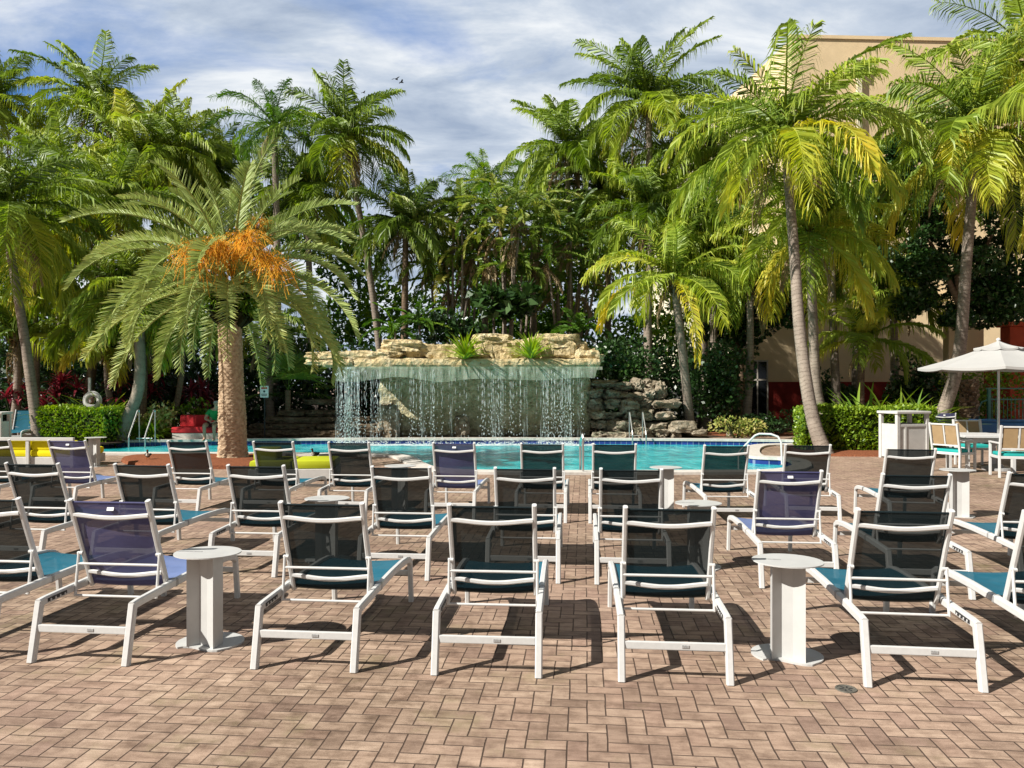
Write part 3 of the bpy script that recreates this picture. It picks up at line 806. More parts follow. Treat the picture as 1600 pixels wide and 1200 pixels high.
# ------------------------------------------------------------------ sun loungers
def lounger_proto(kind):
    root = empty('sun_lounger')
    seatm, backm = M[kind + '_seat'], M[kind + '_back']
    prof = rect_prof(.040, .052, .008)
    for sx in (-1, 1):
        x = .312 * sx
        mb = MB(); mb.sweep([(x, .005, 0), (x, .080, .362)], rect_prof(.044, .046, .007), (0, 1, 0)); mb.build('leg', M['white'], root)
        mb = MB()
        ys = [(.062, .352), (.12, .358), (.5, .371), (.9, .380), (1.2, .378), (1.36, .368), (1.45, .350), (1.50, .322)]
        mb.sweep([(x, y, z) for y, z in ys], prof); rl = mb.build('side_rail', M['white'], root)
        mb = MB(); mb.sweep([(x, .56, .373), (x, .585, .3735)], rect_prof(.045, .057, .008)); mb.build('joint_ring', M['badge'], rl)
        mb = MB(); mb.box((x - sx * .021, .215, .361), (.006, .18, .022), rx=R(2))
        rt = mb.build('ratchet_slot', M['dark_slot'], rl)
        mb = MB()
        for k in range(4): mb.box((x - sx * .0245, .15 + k * .045, .357), (.004, .012, .014), rx=R(20))
        mb.build('ratchet_tooth', M['white'], rt)
        mb = MB(); mb.sweep([(x, 1.50, .330), (x * 1.01, 1.535, 0)], rect_prof(.036, .044, .007), (0, 1, 0)); mb.build('leg', M['white'], root)
    mb = MB(); mb.bbox((0, .043, .205), (.582, .022, .046), .005); cb = mb.build('crossbar', M['white'], root)
    mb = MB(); mb.bbox((.06, .0305, .205), (.042, .004, .018), .0015); mb.build('maker_plate', M['badge'], cb)
    mb = MB(); mb.bbox((0, 1.517, .235), (.584, .022, .04), .005); mb.build('crossbar', M['white'], root)
    # backrest: straight side tubes, two bowed crossbars
    A, B = Vector((0, .315, .965)), Vector((0, .545, .362))
    def back(t, x=0, n=0):
        p = A.lerp(B, t); nd = Vector((0, -(A.z - B.z), -(B.y - A.y))).normalized()   # towards the rear
        return Vector((x, p.y, p.z)) + nd * n
    for sx in (-1, 1):
        mb = MB(); mb.sweep([back(-.02, sx * .272), back(1.02, sx * .272)], rect_prof(.030, .040, .008), (0, 1, 0))
        bf = mb.build('backrest_tube', M['white'], root)
    for t0, sag in ((.145, .026), (.835, .034)):
        mb = MB(); pts = []
        for i in range(15):
            u = -1 + i / 7
            s_ = 1 - u * u; s_ = s_ * s_ * .6 + s_ * .4
            pts.append(back(t0 + sag * s_, u * .262, (.014 + .010 * s_)))
        mb.sweep(pts, rect_prof(.020, .030, .007)); mb.build('curved_bar', M['white'], root)
    def cloth(fn, nu, nv, name, mat):
        mb = MB(); vs = []; fs = []
        for j in range(nv + 1):
            for i in range(nu + 1): vs.append(fn(i / nu, j / nv))
        for j in range(nv):
            for i in range(nu):
                a = j * (nu + 1) + i; fs.append((a, a + 1, a + nu + 2, a + nu + 1))
        mb.add(vs, fs); return mb.build(name, mat, root, True, False)
    cloth(lambda u, v: back(.012 + v * .99 + (.018 * (1 - (2 * u - 1) ** 2) if v > .9 else 0), (u - .5) * .53, .004 + .014 * (1 - (2 * u - 1) ** 2) * math.sin(math.pi * v)), 10, 12, 'backrest', backm)
    bs = [o for o in root.children if o.name.startswith('backrest') and not o.name.startswith('backrest_tube')][0]
    mb = MB(); mb.tube([back(.012, -.262), back(.012, .262)], .008, 6); mb.build('hem', backm, bs)
    if kind == 'navy':
        mb = MB(); p = back(.07, .005, .010); mb.box(p, (.048, .002, .032), rx=R(-20)); mb.build('care_tag', M['tag'], bs)
    ze = lambda y: np.interp(y, [.5, .9, 1.2, 1.36, 1.45, 1.50], [.371, .380, .378, .368, .350, .325])
    def seat(u, v):
        y = .56 + v * .92; w = 1 - (2 * u - 1) ** 2
        return Vector(((u - .5) * .60, y, float(ze(y)) + .010 - .035 * w * (1 - .5 * abs(2 * v - 1))))
    st = cloth(seat, 10, 16, 'seat', seatm)
    mb = MB(); mb.tube([seat(u / 10, 0) + Vector((0, -.004, -.004)) for u in range(11)], .009, 6); mb.build('hem', seatm, st)
    # prop that holds the backrest up
    mb = MB()
    for sx in (-1, 1):
        mb.tube([(sx * .288, .425, .60), (sx * .288, .385, .312)], .0095, 8, up=(1, 0, 0))
        mb.tube([(sx * .262, .428, .594), (sx * .298, .428, .594)], .012, 8)
    mb.tube([(-.288, .416, .525), (.288, .416, .525)], .009, 8)
    mb.tube([(-.288, .385, .318), (.288, .385, .318)], .0085, 8)
    mb.build('prop_stand', M['white'], root)
    return root
protos = {k: lounger_proto(k) for k in ('teal', 'navy')}
used = {'teal': False, 'navy': False}
def lounger(kind, px=None, d=None, label='', X=None, tilt=0.0):
    """px,d: rear-leg midpoint"""
    o = protos[kind] if not used[kind] else copy_tree(protos[kind])
    used[kind] = True
    o.location = (X if X is not None else (px - 800) / F * d, d, 0); o.rotation_euler = (0, 0, ROT + R(tilt))
    tag(o, label, 'sun lounger', 'sun loungers in rows on the pavers')
FR = 4.567
def rowd(X, d0): return d0 - .088 * X
def fr(kind, X, label, d=None, t=0): lounger(kind, X=X, d=d or rowd(X, FR), label=label, tilt=t)
fr('teal', -3.62, 'black sun lounger cut by the left picture edge in the front row, teal seat showing')
fr('navy', -2.70, 'navy sun lounger with periwinkle seat and white tag, nearest the camera on the left', 4.785)
fr('teal', -1.267, 'black sun lounger of the front row just right of the left-hand pedestal table', 4.678)
fr('teal', -.153, 'black front-row sun lounger with no table beside it, nearer the left of the middle pair', 4.586, 1.2)
fr('teal', .954, 'black front-row sun lounger standing left of the right-hand pedestal table', 4.478, .6)
fr('teal', 2.36, 'black sun lounger with teal seat right of the right-hand pedestal table, by the round drain', 4.388, -1.5)
fr('teal', 3.33, 'teal-seated front-row sun lounger cut off by the right picture edge', 4.30, -1.5)
def byback(kind, px, d0, label, tilt=0):
    """px: middle of the backrest's top; d0: the row's depth at x = 0"""
    d = d0
    for _ in range(6):
        X = (px - 800) / F * (d + .32) - .03; d = rowd(X, d0)
    lounger(kind, X=X, d=d, label=label, tilt=tilt)
S2 = 6.76
byback('teal', 50, S2, 'black second-row sun lounger in front of the yellow daybed', -1)
byback('teal', 221, S2, 'black second-row sun lounger in front of the lounger below the red mulch bed', -1)
byback('teal', 400, S2, 'black second-row sun lounger directly in front of the lime daybed')
byback('teal', 627, S2, 'black second-row sun lounger in front of the navy lounger in mid picture', .5)
byback('teal', 821, S2, 'black second-row sun lounger left of the steel handrail post', 1)
byback('teal', 986, S2, 'black second-row sun lounger right of the steel handrail post, white table at its right', 0)
byback('navy', 1234, S2, 'navy second-row sun lounger with white tag and periwinkle seat at right')
byback('teal', 1430, S2 - .2, 'black second-row sun lounger in front of the white litter bin', -1)
byback('teal', 1627, S2, 'black second-row sun lounger cut by the right picture edge below the dining set', -2)
S3 = 9.72
byback('teal', -14, S3, 'black back-row sun lounger half outside the left edge, beside the yellow daybed')
byback('navy', 104, S3, 'navy back-row sun lounger with white tag against the yellow daybed', -1.5)
byback('teal', 292, S3, 'black back-row sun lounger standing in front of the thick date palm', -1)
byback('teal', 427, S3, 'black back-row sun lounger with the lime daybed showing through its mesh')
byback('teal', 545, S3, 'black back-row sun lounger right of the lime daybed')
byback('navy', 709, S3, 'navy back-row sun lounger with white tag at the middle of the pool edge')
byback('teal', 847, S3, 'black back-row sun lounger just left of the upright steel handrail')
byback('teal', 960, S3, 'black back-row sun lounger just right of the upright steel handrail')
byback('teal', 1137, S3 - .1, 'black back-row sun lounger beside the arched white handrail', 3)
byback('teal', 1260, S3 + .1, 'black back-row sun lounger at the foot of the leaning coconut trunk', -3)
byback('teal', 1420, S3 - .4, 'black back-row sun lounger right in front of the white litter bin', -4)

# ------------------------------------------------------------------ pedestal side tables
def table_proto():
    root = empty('pedestal_table')
    mb = MB()
    n = 40; disc = []
    for k in range(n):
        a = 2 * math.pi * k / n; x, y = .222 * math.cos(a), .085 + .195 * math.sin(a)
        if y < -.06: y = -.06 - .03 * math.sin(x * 16)
        disc.append((x, y))
    mb.prism(disc, 0, .012); mb.build('base_plate', M['table_white'], root)
    mb = MB()
    top = [(.218 * math.cos(2 * math.pi * k / n), .05 + .195 * math.sin(2 * math.pi * k / n)) for k in range(n)]
    mb.prism(top, .612, .620); tp = mb.build('table_top', M['table_white'], root)
    mb = MB(); mb.box((-.13, .05, .6215), (.18, .010, .002)); mb.build('slot', M['badge'], tp)
    mb = MB()
    z = [(-.105, -.035), (-.042, .018), (.028, -.006), (.098, -.062)]
    th = .006
    P = [Vector((a, b, 0)) for a, b in z]
    front, backp = [], []
    for i, p in enumerate(P):
        t = (P[min(i + 1, 3)] - P[max(i - 1, 0)]).normalized(); nn = Vector((t.y, -t.x, 0))
        front.append(p + nn * th); backp.append(p - nn * th)
    # back flange closes the section
    poly = [(p.x, p.y) for p in front] + [(.106, .05), (-.105, .05)]
    mb.prism(poly, .012, .612); mb.build('column', M['table_white'], root)
    return root
tproto = table_proto(); tused = [False]
def ptable(px, py, d, label, rz=0):
    o = tproto if not tused[0] else copy_tree(tproto)
    tused[0] = True
    o.location = GX(px, d); o.rotation_euler = (0, 0, ROT + R(rz))
    tag(o, label, 'side table', 'white pedestal side tables')
ptable(319, 0, 5.10, 'white pedestal table between the navy and black front-row loungers')
ptable(1232, 0, 4.86, 'white pedestal table left of the front-row lounger beside the drain', -8)
ptable(510, 0, 7.55, 'white pedestal table behind the left middle lounger, only its top clear', 10)
ptable(1093, 0, 7.25, 'white pedestal table seen through the mesh left of the navy second-row lounger', 5)
ptable(1041, 0, 10.4, 'white pedestal table touching the right side of a second-row backrest in mid picture')
ptable(1499, 0, 10.1, 'white pedestal table in front of the dining set')
ptable(624, 0, 10.6, 'white pedestal table seen dimly through a second-row mesh left of the middle')
ptable(147, 0, 16.3, 'white pedestal table at the right end of the yellow daybed')
# ------------------------------------------------------------------ the date palm in its mulch bed
def date_palm():
    rng = np.random.default_rng(11)
    d = 17.6
    b = GX(366, d); root = empty('date_palm', b, 0, 'thick date palm with orange fruit stalks growing in the red mulch bed', 'palm tree')
    top = W(361, 470, d) - b
    # trunk: diamond leaf scars modelled on the surface
    seg, n = 44, 150
    H = W(0, 500, d).z
    V = []; T = []
    for i in range(n):
        z = H * i / (n - 1)
        r0 = .262 + .10 * math.exp(-z / .22) + .03 * math.exp(-((z - .9) / .6) ** 2) - .02 * z / H
        for k in range(seg):
            a = 2 * math.pi * k / seg
            p1 = (a * 11 / (2 * math.pi) + z * 8.2) % 1; p2 = (-a * 11 / (2 * math.pi) + z * 8.2) % 1
            h = min(abs(p1 - .5), abs(p2 - .5)) * 2
            st = ((z * 16.4) % 1)
            r = r0 * (1 + .14 * (1 - h) * (.35 + .65 * st) + .02 * noise.noise(Vector((math.cos(a) * 3, math.sin(a) * 3, z * 5))))
            x0 = -.03 + top.x * (z / H) ** 1.3
            V.append((x0 + r * math.cos(a), r * math.sin(a), z)); T.append(z)
    Q = [(i * seg + k, i * seg + (k + 1) % seg, (i + 1) * seg + (k + 1) % seg, (i + 1) * seg + k) for i in range(n - 1) for k in range(seg)]
    np_mesh('trunk', V, Q, T, M['bark_date'], root).data.shade_smooth()
    # stubby boots and ferns under the crown
    mb = MB()
    for i in range(70):
        a = i * 2.39996; z = H - .1 + (top.z + .25 - H) * (i / 70)
        r = .26 + .12 * rng.random()
        mb.box((top.x + r * math.cos(a), r * math.sin(a), z), (.26, .09, .10), rz=a, ry=-.7)
    mb.build('leaf_boots', M['hedge_core'], root)
    Ls = Leafs(); C, v = in_ellipsoid(rng, 700, top - Vector((-.05, 0, .02)), (.62, .62, .42), .6)
    leaf_cloud(Ls, rng, C, .17, .45, .15, .3, out=v); Ls.build('fern_skirt', M['f_bright'], root)
    c = top + Vector((0, 0, .55))
    Ls = Leafs()
    N = 54
    for i in range(N):
        f = (i + .5) / N
        el = 1.48 - 1.78 * f ** .9 + rng.normal(0, .07)
        az = i * 2.39996 + rng.normal(0, .12)
        base = c + Vector((.18 * math.cos(az), .18 * math.sin(az), .25 * (1 - f) - .3 * f))
        Lf = 3.35 * rng.uniform(.9, 1.07) * (.72 if f < .1 else 1)
        dr = (.8 + 1.05 * min(1, f * 2.0)) * rng.uniform(.85, 1.1)
        if el < -.05: dr = rng.uniform(.95, 1.3)
        frond(Ls, rng, base, az, el, Lf, dr, n=78, ll=.45, w=.038, ld=.12, fwd=(.55, .95), vee=.55, tint=.42 + .10 * f + rng.normal(0, .05), tipt=.22,
              side=rng.normal(0, .10), roll=rng.normal(0, .35), r0=.034, start=.10, rt=.8)
    Ls.build('crown', M['f_date'], root)
    for px, py, dd, sz in ((298, 392, -2.2, 1.15), (388, 376, -2.0, 1.25), (432, 414, -1.9, 1.1), (336, 384, -2.0, 1.0), (405, 350, .3, 1.0)):
        q = W(px, py, d + dd) - b
        Lf = Leafs()
        c0 = np.array(c); q = np.array(q)
        def strand(P, r, t):
            m_ = len(P)
            ring = np.stack([P + np.array([r, 0, 0]), P + np.array([0, r, r * .5]), P - np.array([r, 0, 0]), P - np.array([0, r, r * .5])], 1).reshape(-1, 3)
            Qq = [(i * 4 + j, i * 4 + (j + 1) % 4, i * 4 + 4 + (j + 1) % 4, i * 4 + 4 + j) for i in range(m_ - 1) for j in range(4)]
            Lf.add(ring, np.array(Qq), np.full(len(ring), t))
        for k in range(9):
            e = q + nrm(rng.normal(0, 1, (1, 3)))[0] * np.array([.30, .2, .22]) * sz * .8 * rng.uniform(.5, 1)
            s = np.linspace(0, 1, 9)[:, None]
            P = c0 + (e - c0) * s; P[:, 2] += .30 * np.sin(np.pi * s[:, 0])
            strand(P, .013, .55)
            dv = nrm((e - c0)[None])[0]
            for h in range(28):
                st = P[rng.integers(5, 9)]
                d0 = nrm((dv * .8 + rng.normal(0, .75, 3) + np.array([0, 0, .15]))[None])[0]
                l = rng.uniform(.22, .48) * sz
                u = np.linspace(0, 1, 7)[:, None]
                X = st + d0 * l * u + np.array([0, 0, -1.]) * l * .75 * u ** 2 + rng.normal(0, .014, (7, 3)) * u
                strand(X, .0042, rng.uniform(.3, 1))
        C, v = in_ellipsoid(rng, 260, q - np.array([0, 0, .08]), (.44 * sz, .32 * sz, .34 * sz), .2)
        leaf_cloud(Lf, rng, C, .03, .65, .2, .7)
        Lf.build('fruit_cluster', M['fruit'], root)
date_palm()

# ------------------------------------------------------------------ coconut and other palms, each at its place in the photo
GP = 'coconut palms behind the pool'
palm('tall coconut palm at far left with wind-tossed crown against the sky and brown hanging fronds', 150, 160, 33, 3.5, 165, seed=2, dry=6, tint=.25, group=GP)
palm('coconut palm crown cut by the upper left edge, against the sky', -14, 158, 33, 3.3, -5, seed=3, group=GP)
palm('coconut palm with pale leaning trunk left of the left hedge', 4, 325, 23.2, 3.5, 62, seed=4, group=GP, tint=.27, r=(.16, .10), bend=[(.5, .05)], nuts=4, dry=4, oldt=.3)
palm('dense coconut palm below the tall one at far left', 92, 285, 30, 3.4, 95, seed=5, group=GP, tint=.22, dry=5)
palm('bright yellow-green coconut palm between the tall left palm and the date palm', 212, 245, 30.5, 3.5, 180, seed=6, group=GP, tint=.42, dry=3)
palm('coconut palm with drooping yellow fronds behind the left side of the date palm crown', 172, 320, 27, 3.0, 128, seed=7, group=GP, tint=.36, oldt=.35, dry=4, bark='bark_brown')
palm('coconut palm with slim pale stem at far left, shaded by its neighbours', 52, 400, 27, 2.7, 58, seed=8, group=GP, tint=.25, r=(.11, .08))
palm('coconut palm rising just left of the date palm crown, paler and feathery', 275, 240, 31, 3.1, 285, seed=9, group=GP, tint=.34)
palm('coconut palm behind the top of the date palm', 335, 262, 33, 3.0, 330, seed=10, group=GP, tint=.25)
palm('coconut palm against the sky right of the date palm, trunk slanting to the right', 541, 212, 30, 3.15, 606, seed=12, group=GP, tint=.22, bend=[(.45, .15)], r=(.15, .10), nuts=3, dry=5, n=30)
palm('coconut palm behind the right shoulder of the date palm crown', 478, 300, 32, 2.9, 480, seed=13, group=GP, tint=.25)
palm('blue-green coconut palm with upright fronds left of the areca thicket', 634, 350, 30, 2.7, 630, seed=14, mat='f_dark', group=GP, tint=.45, bark='bark_brown')
palm('coconut palm against the sky above the right end of the waterfall', 886, 232, 31, 3.1, 890, seed=15, group=GP, tint=.2, dry=4, r=(.15, .1), n=30)
palm('tallest coconut palm right of centre, top fronds upright against the sky', 1014, 160, 29, 3.6, 1006, seed=16, group=GP, tint=.22, dry=3, n=32, bend=[(.5, .1)],
     extra=[dict(az=-2.6, el=.35, droop=1.6, L=3.6, tint=.35), dict(az=-.4, el=.3, droop=1.6, L=3.6, tint=.35), dict(az=-1.5, el=-.2, L=3.2, droop=.9, tint=.55)])
palm('short coconut palm with one long yellow frond hanging down, right of the waterfall', 1052, 432, 25.2, 3.15, 1080, spec='young', bd=25.9, seed=17, group=GP, tint=.42, r=(.16, .12), bark='bark_grey', dry=2, n=15,
     extra=[dict(az=-1.45, el=-.35, L=3.9, droop=1.3, tint=.85, tipt=.1, leaf=dict(ll=.55)), dict(az=-2.75, el=.25, L=3.3, droop=1.5, tint=.5), dict(az=-2.5, el=.0, L=3.2, droop=1.0, tint=.5), dict(az=-.5, el=.6, L=2.4, droop=2.0, tint=.4), dict(az=1.3, el=1.3, L=3.0, droop=.4, tint=.4)])
palm('big coconut palm with long trunk curving down to the right hedge', 1226, 212, 21.5, 3.75, 1290, seed=18, group=GP, tint=.33, r=(.165, .11), bd=19.05, bend=[(.12, -.22), (.35, -.26), (.62, -.14)], dry=3, n=34, nuts=5, oldt=.28,
     extra=[dict(az=-1.2, el=.15, L=3.9, droop=1.5, tint=.85, tipt=.1), dict(az=-1.75, el=.0, L=3.7, droop=1.35, tint=.62), dict(az=-2.9, el=.5, L=4.2, droop=1.7, tint=.5), dict(az=-.25, el=.55, L=4.3, droop=1.8, tint=.4), dict(az=-2.3, el=-.1, L=3.8, droop=1.2, tint=.6), dict(az=-.75, el=-.1, L=3.8, droop=1.2, tint=.55)])
palm('yellowish coconut palm whose trunk stands right behind the curving one', 1264, 362, 23.6, 3.2, 1286, seed=19, group=GP, tint=.46, r=(.16, .12), bend=[(.15, -.02), (.3, -.10), (.7, -.04)], dry=2, n=24, oldt=.3)
palm('coconut palm on the right with thick trunk leaning behind the white umbrella', 1527, 205, 22, 3.85, 1452, seed=20, group=GP, tint=.36, r=(.19, .115), bend=[(.25, .45), (.6, .25)], dry=3, n=38, nuts=4,
     extra=[dict(az=-2.4, el=.1, L=3.0, droop=1.7, tint=.75, leaf=dict(ll=.9)), dict(az=-2.9, el=.5, L=3.8, droop=1.5, tint=.4), dict(az=-2.0, el=-.4, L=3.6, droop=.8, tint=.6)])
palm('coconut palm cut by the upper right edge, crown highest of the right group', 1612, 95, 24.5, 3.9, 1640, seed=21, group=GP, tint=.38)
palm('small dark-stemmed coconut palm in front of the red wall', 1350, 530, 26, 2.5, 1348, spec='young', seed=22, group=GP, tint=.4, bark='bark_brown', r=(.12, .1), dry=1, n=15)
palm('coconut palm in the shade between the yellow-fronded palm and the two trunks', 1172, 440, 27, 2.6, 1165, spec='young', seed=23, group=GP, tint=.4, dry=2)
palm('coconut palm behind and left of the big curving one, in front of the sunlit side wall', 1100, 250, 30, 3.2, 1098, seed=24, group=GP, tint=.28)
palm('coconut palm deep in the gap between the two tall sky palms right of centre', 950, 300, 32, 3.0, 950, seed=25, group=GP, tint=.22)
palm('low coconut palm behind the right trunks, hanging over the tan wall', 1340, 395, 29, 2.9, 1335, seed=26, group=GP, tint=.33)
palm('coconut palm behind the short yellow-fronded one', 1020, 330, 28, 2.8, 1018, seed=27, group=GP, tint=.28)
palm('coconut palm filling the space behind the two right trunks', 1300, 300, 28, 3.2, 1310, seed=28, group=GP, tint=.34)
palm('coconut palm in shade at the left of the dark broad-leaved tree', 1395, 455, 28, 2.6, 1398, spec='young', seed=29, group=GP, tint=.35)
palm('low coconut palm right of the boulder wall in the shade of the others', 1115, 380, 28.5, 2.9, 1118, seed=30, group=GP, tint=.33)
# the left group under the canopy
palm('small yellow-green palm behind the left hedge', 133, 505, 26.2, 2.0, 136, spec='young', seed=31, group=GP, tint=.45, r=(.08, .06), dry=1, n=13)
palm('palm with pale curved stem right of the lifebuoy', 166, 540, 25.4, 1.6, 191, spec='young', seed=32, group=GP, tint=.42, r=(.11, .09), bend=[(.5, -.18)], dry=3, n=12)
palm('thick smooth-trunked palm leaning at the right end of the left hedge', 216, 455, 23.6, 2.2, 188, seed=33, group=GP, tint=.3, bark='bark_smooth', r=(.19, .14), bend=[(.15, .12), (.4, .36)], dry=1)
palm('slim brown-stemmed palm right of the smooth grey trunk', 222, 500, 24.6, 2.2, 220, spec='young', seed=34, group=GP, tint=.35, bark='bark_brown', r=(.10, .09))
palm('slim dark palm stem leaning behind the red daybed', 285, 490, 25.2, 1.9, 264, spec='young', seed=35, group=GP, tint=.33, bark='bark_brown', r=(.10, .09))
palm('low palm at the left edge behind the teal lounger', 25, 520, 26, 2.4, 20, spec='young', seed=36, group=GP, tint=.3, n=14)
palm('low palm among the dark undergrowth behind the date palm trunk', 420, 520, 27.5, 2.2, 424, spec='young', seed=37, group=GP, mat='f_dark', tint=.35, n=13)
# feathery queen palms
GQ = 'feathery queen palms'
palm('feathery queen palm against the sky above the date palm', 428, 195, 30, 2.9, 430, 'queen', 'f_bright', .33, 41, r=(.15, .12), group=GQ, dry=1, tipt=.1)
palm('bright feathery palm, top of the thicket above the waterfall', 758, 290, 33, 2.5, 760, 'queen', 'f_bright', .55, 42, group=GQ, dry=0, n=30, tipt=.1)
palm('feathery palm filling the gap right of the thicket top', 838, 285, 34, 2.4, 838, 'queen', 'f_bright', .45, 43, group=GQ, dry=0, tipt=.1)
# areca thicket over the waterfall: three clumps of many stems
def areca(label, px, d, spread, tops, seed, mat='f_dark', tint=.5):
    rng = np.random.default_rng(seed)
    b = GX(px, d); root = empty('areca_clump', b, 0, label, 'palm clump', 'areca palm clumps over the waterfall')
    Ls = Leafs(); Ld = Leafs()
    for i, (tx, ty) in enumerate(tops):
        dd = rng.uniform(-1, 1)
        top = W(tx, ty, d + dd) - b
        base = Vector((top.x * .45 + rng.uniform(-.3, .3), dd * .7, 0))
        trunk_mesh('stem', [base, base.lerp(top, .5) + Vector((rng.normal(0, .1), 0, .1)), top], .06, .045, M['bark_grey'], root, .16, 7, 1.1, .08, seed + i)
        crown(Ls, rng, top, rng.uniform(1.9, 2.6), 'areca', tint + rng.normal(0, .08), .1, .2)
        for k in range(4):
            frond(Ld, rng, top - Vector((0, 0, rng.uniform(.1, .7))), rng.uniform(0, 6.28), rng.uniform(-1.3, -.5), rng.uniform(.7, 1.3), .5, n=16, ll=.3, w=.05, ld=1.2, tint=rng.uniform(.3, .9), r0=.02)
    Ls.build('crown', M[mat], root); Ld.build('dry_frond', M['f_dry'], root)
areca('areca thicket at the left end above the waterfall, many thin stems', 705, 30.5, 2, [(672, 400), (690, 340), (708, 372), (722, 330), (740, 395), (700, 440), (728, 430), (752, 350)], 51)
areca('areca thicket in the middle above the waterfall, brown dead leaves hanging', 790, 29.5, 2, [(765, 385), (780, 340), (800, 360), (815, 330), (832, 372), (790, 420), (815, 430), (845, 345)], 52)
areca('areca thicket at the right end above the waterfall, partly in shade', 880, 30, 2, [(855, 395), (872, 350), (892, 372), (910, 345), (925, 400), (870, 440), (905, 440), (940, 380)], 53, tint=.4)

# ------------------------------------------------------------------ shrubs and undergrowth
GU = 'undergrowth shrubs'
shrub('large-leaved glossy shrub above the right planter on the waterfall', W(790, 500, 28.2), (1.3, .8, .9), 420, .42, 'f_broad', .5, 61, aspect=.6, group=GU)
shrub('dark leafy shrub above the left planter on the waterfall', W(690, 535, 28.4), (1.7, .8, .6), 500, .3, 'f_broad', .4, 62, group=GU)
shrub('dark round-leaved shrub hanging over the right boulder wall', W(985, 612, 26.8), (1.15, .7, 1.0), 1600, .13, 'f_broad', .5, 63, aspect=.75, group=GU, clumps=9)
shrub('dark shrub hugging the right corner of the waterfall slab', W(945, 590, 26.6), (.7, .6, .7), 800, .13, 'f_broad', .45, 68, aspect=.75, group=GU)
shrub('tall dark bush between the short palm trunk and the window', GX(1128, 26.8), (1.15, .9, 1.75), 3200, .15, 'f_broad', .42, 64, aspect=.7, group=GU, clumps=12)
shrub('dark low shrub at the foot of the short palm', GX(1045, 25.9), (.8, .6, .5), 900, .12, 'f_broad', .42, 69, aspect=.7, group=GU)
shrub('low variegated croton bush right of the boulders', GX(1150, 24.6), (1.0, .5, .42), 700, .12, 'f_croton', .62, 65, name='croton_bush', group=GU)
shrub('yellow variegated croton bush behind the left pool ladder', GX(243, 24.2), (.75, .45, .62), 520, .13, 'f_croton', .7, 66, name='croton_bush', group=GU)
shrub('pinkish-topped croton bush left of the red daybed', GX(258, 25.0), (.6, .4, .9), 420, .13, 'f_croton', .62, 67, name='croton_bush', group=GU)
shrub('green leafy bush behind the red daybed', GX(305, 25.4), (1.1, .5, .7), 900, .15, 'f_hedge', .35, 70, group=GU)
shrub('light green bush behind the dining set', GX(1530, 24.8), (1.6, .6, 1.35), 2200, .15, 'f_hedge', .38, 71, group=GU, clumps=10)
tuft('grassy green lily clump beside the left pool ladder', GX(250, 24.2), 110, .6, .03, 'f_hedge', .4, 72, group=GU, heads=4, spread=.45)
tuft('grassy green lily clump left of the left pool ladder', GX(210, 23.9), 100, .7, .03, 'f_hedge', .35, 73, group=GU, heads=4, spread=.6)
tuft('broad strap-leaved plant behind the lifebuoy and left hedge', GX(128, 24.2), 26, 1.9, .11, 'f_broad', .62, 74, group=GU, heads=4, spread=.9)
tuft('broad strap-leaved plant right of the lifebuoy', GX(172, 24.3), 20, 1.8, .11, 'f_hedge', .5, 75, group=GU, heads=3, spread=.5)
tuft('spiky green lily behind the right hedge, left of the litter bin', GX(1350, 21.4), 46, 1.9, .10, 'f_bright', .6, 76, heads=4, spread=.8, group=GU)
tuft('arching green lily behind the white litter bin', GX(1415, 21.6), 46, 1.75, .08, 'f_bright', .6, 77, heads=4, spread=.8, group=GU)
GPn = 'bright tufts planted on the waterfall ledge'
tuft('bright tuft on the waterfall ledge, left one of the pair', W(727, 562, 24.12), 120, 1.0, .06, 'f_hedge', .6, 78, el0=.35, droop=.7, group=GPn)
tuft('bright tuft on the waterfall ledge, right one of the pair', W(829, 562, 24.12), 120, 1.02, .06, 'f_hedge', .6, 79, el0=.35, droop=.7, group=GPn)
GC = 'red cordyline plants in the left undergrowth'
for i, (px, h, d, lab) in enumerate(((72, 1.3, 25.5, 'red cordyline behind the leaning pale trunk at far left'), (182, 1.9, 25.2, 'red cordyline rising above the right end of the left hedge'),
                                    (238, 1.9, 25.6, 'red cordyline between the brown palm stems'), (298, 1.8, 25.8, 'dark red cordyline left of the date palm trunk'), (30, 1.5, 26, 'dim red cordyline at the far left edge'), (330, 1.5, 26, 'dark red cordyline just behind the seated person'), (110, 1.8, 26, 'dim red cordyline behind the broad strap-leaved plant'))):
    rosette_stalk(lab, GX(px, d), h, 20, .62, .085, 'f_red', 80 + i, GC, .5, 4)
GFn = 'low ferny palms on the waterfall top'
for i, (px, py, d, L, lab) in enumerate(((618, 520, 27.8, 1.5, 'low ferny palm over the left end of the waterfall'), (655, 508, 28.4, 1.5, 'low ferny palm left of the planted tufts'), (905, 520, 28, 1.3, 'low shaded ferny palm over the right end of the waterfall'))):
    palm(lab, px, py, d, L, px, 'areca', 'f_bright', .25, 90 + i, group=GFn, dry=0, n=12, r=(.05, .04), bz=2.0, name='fern_palm', cat='fern palm')
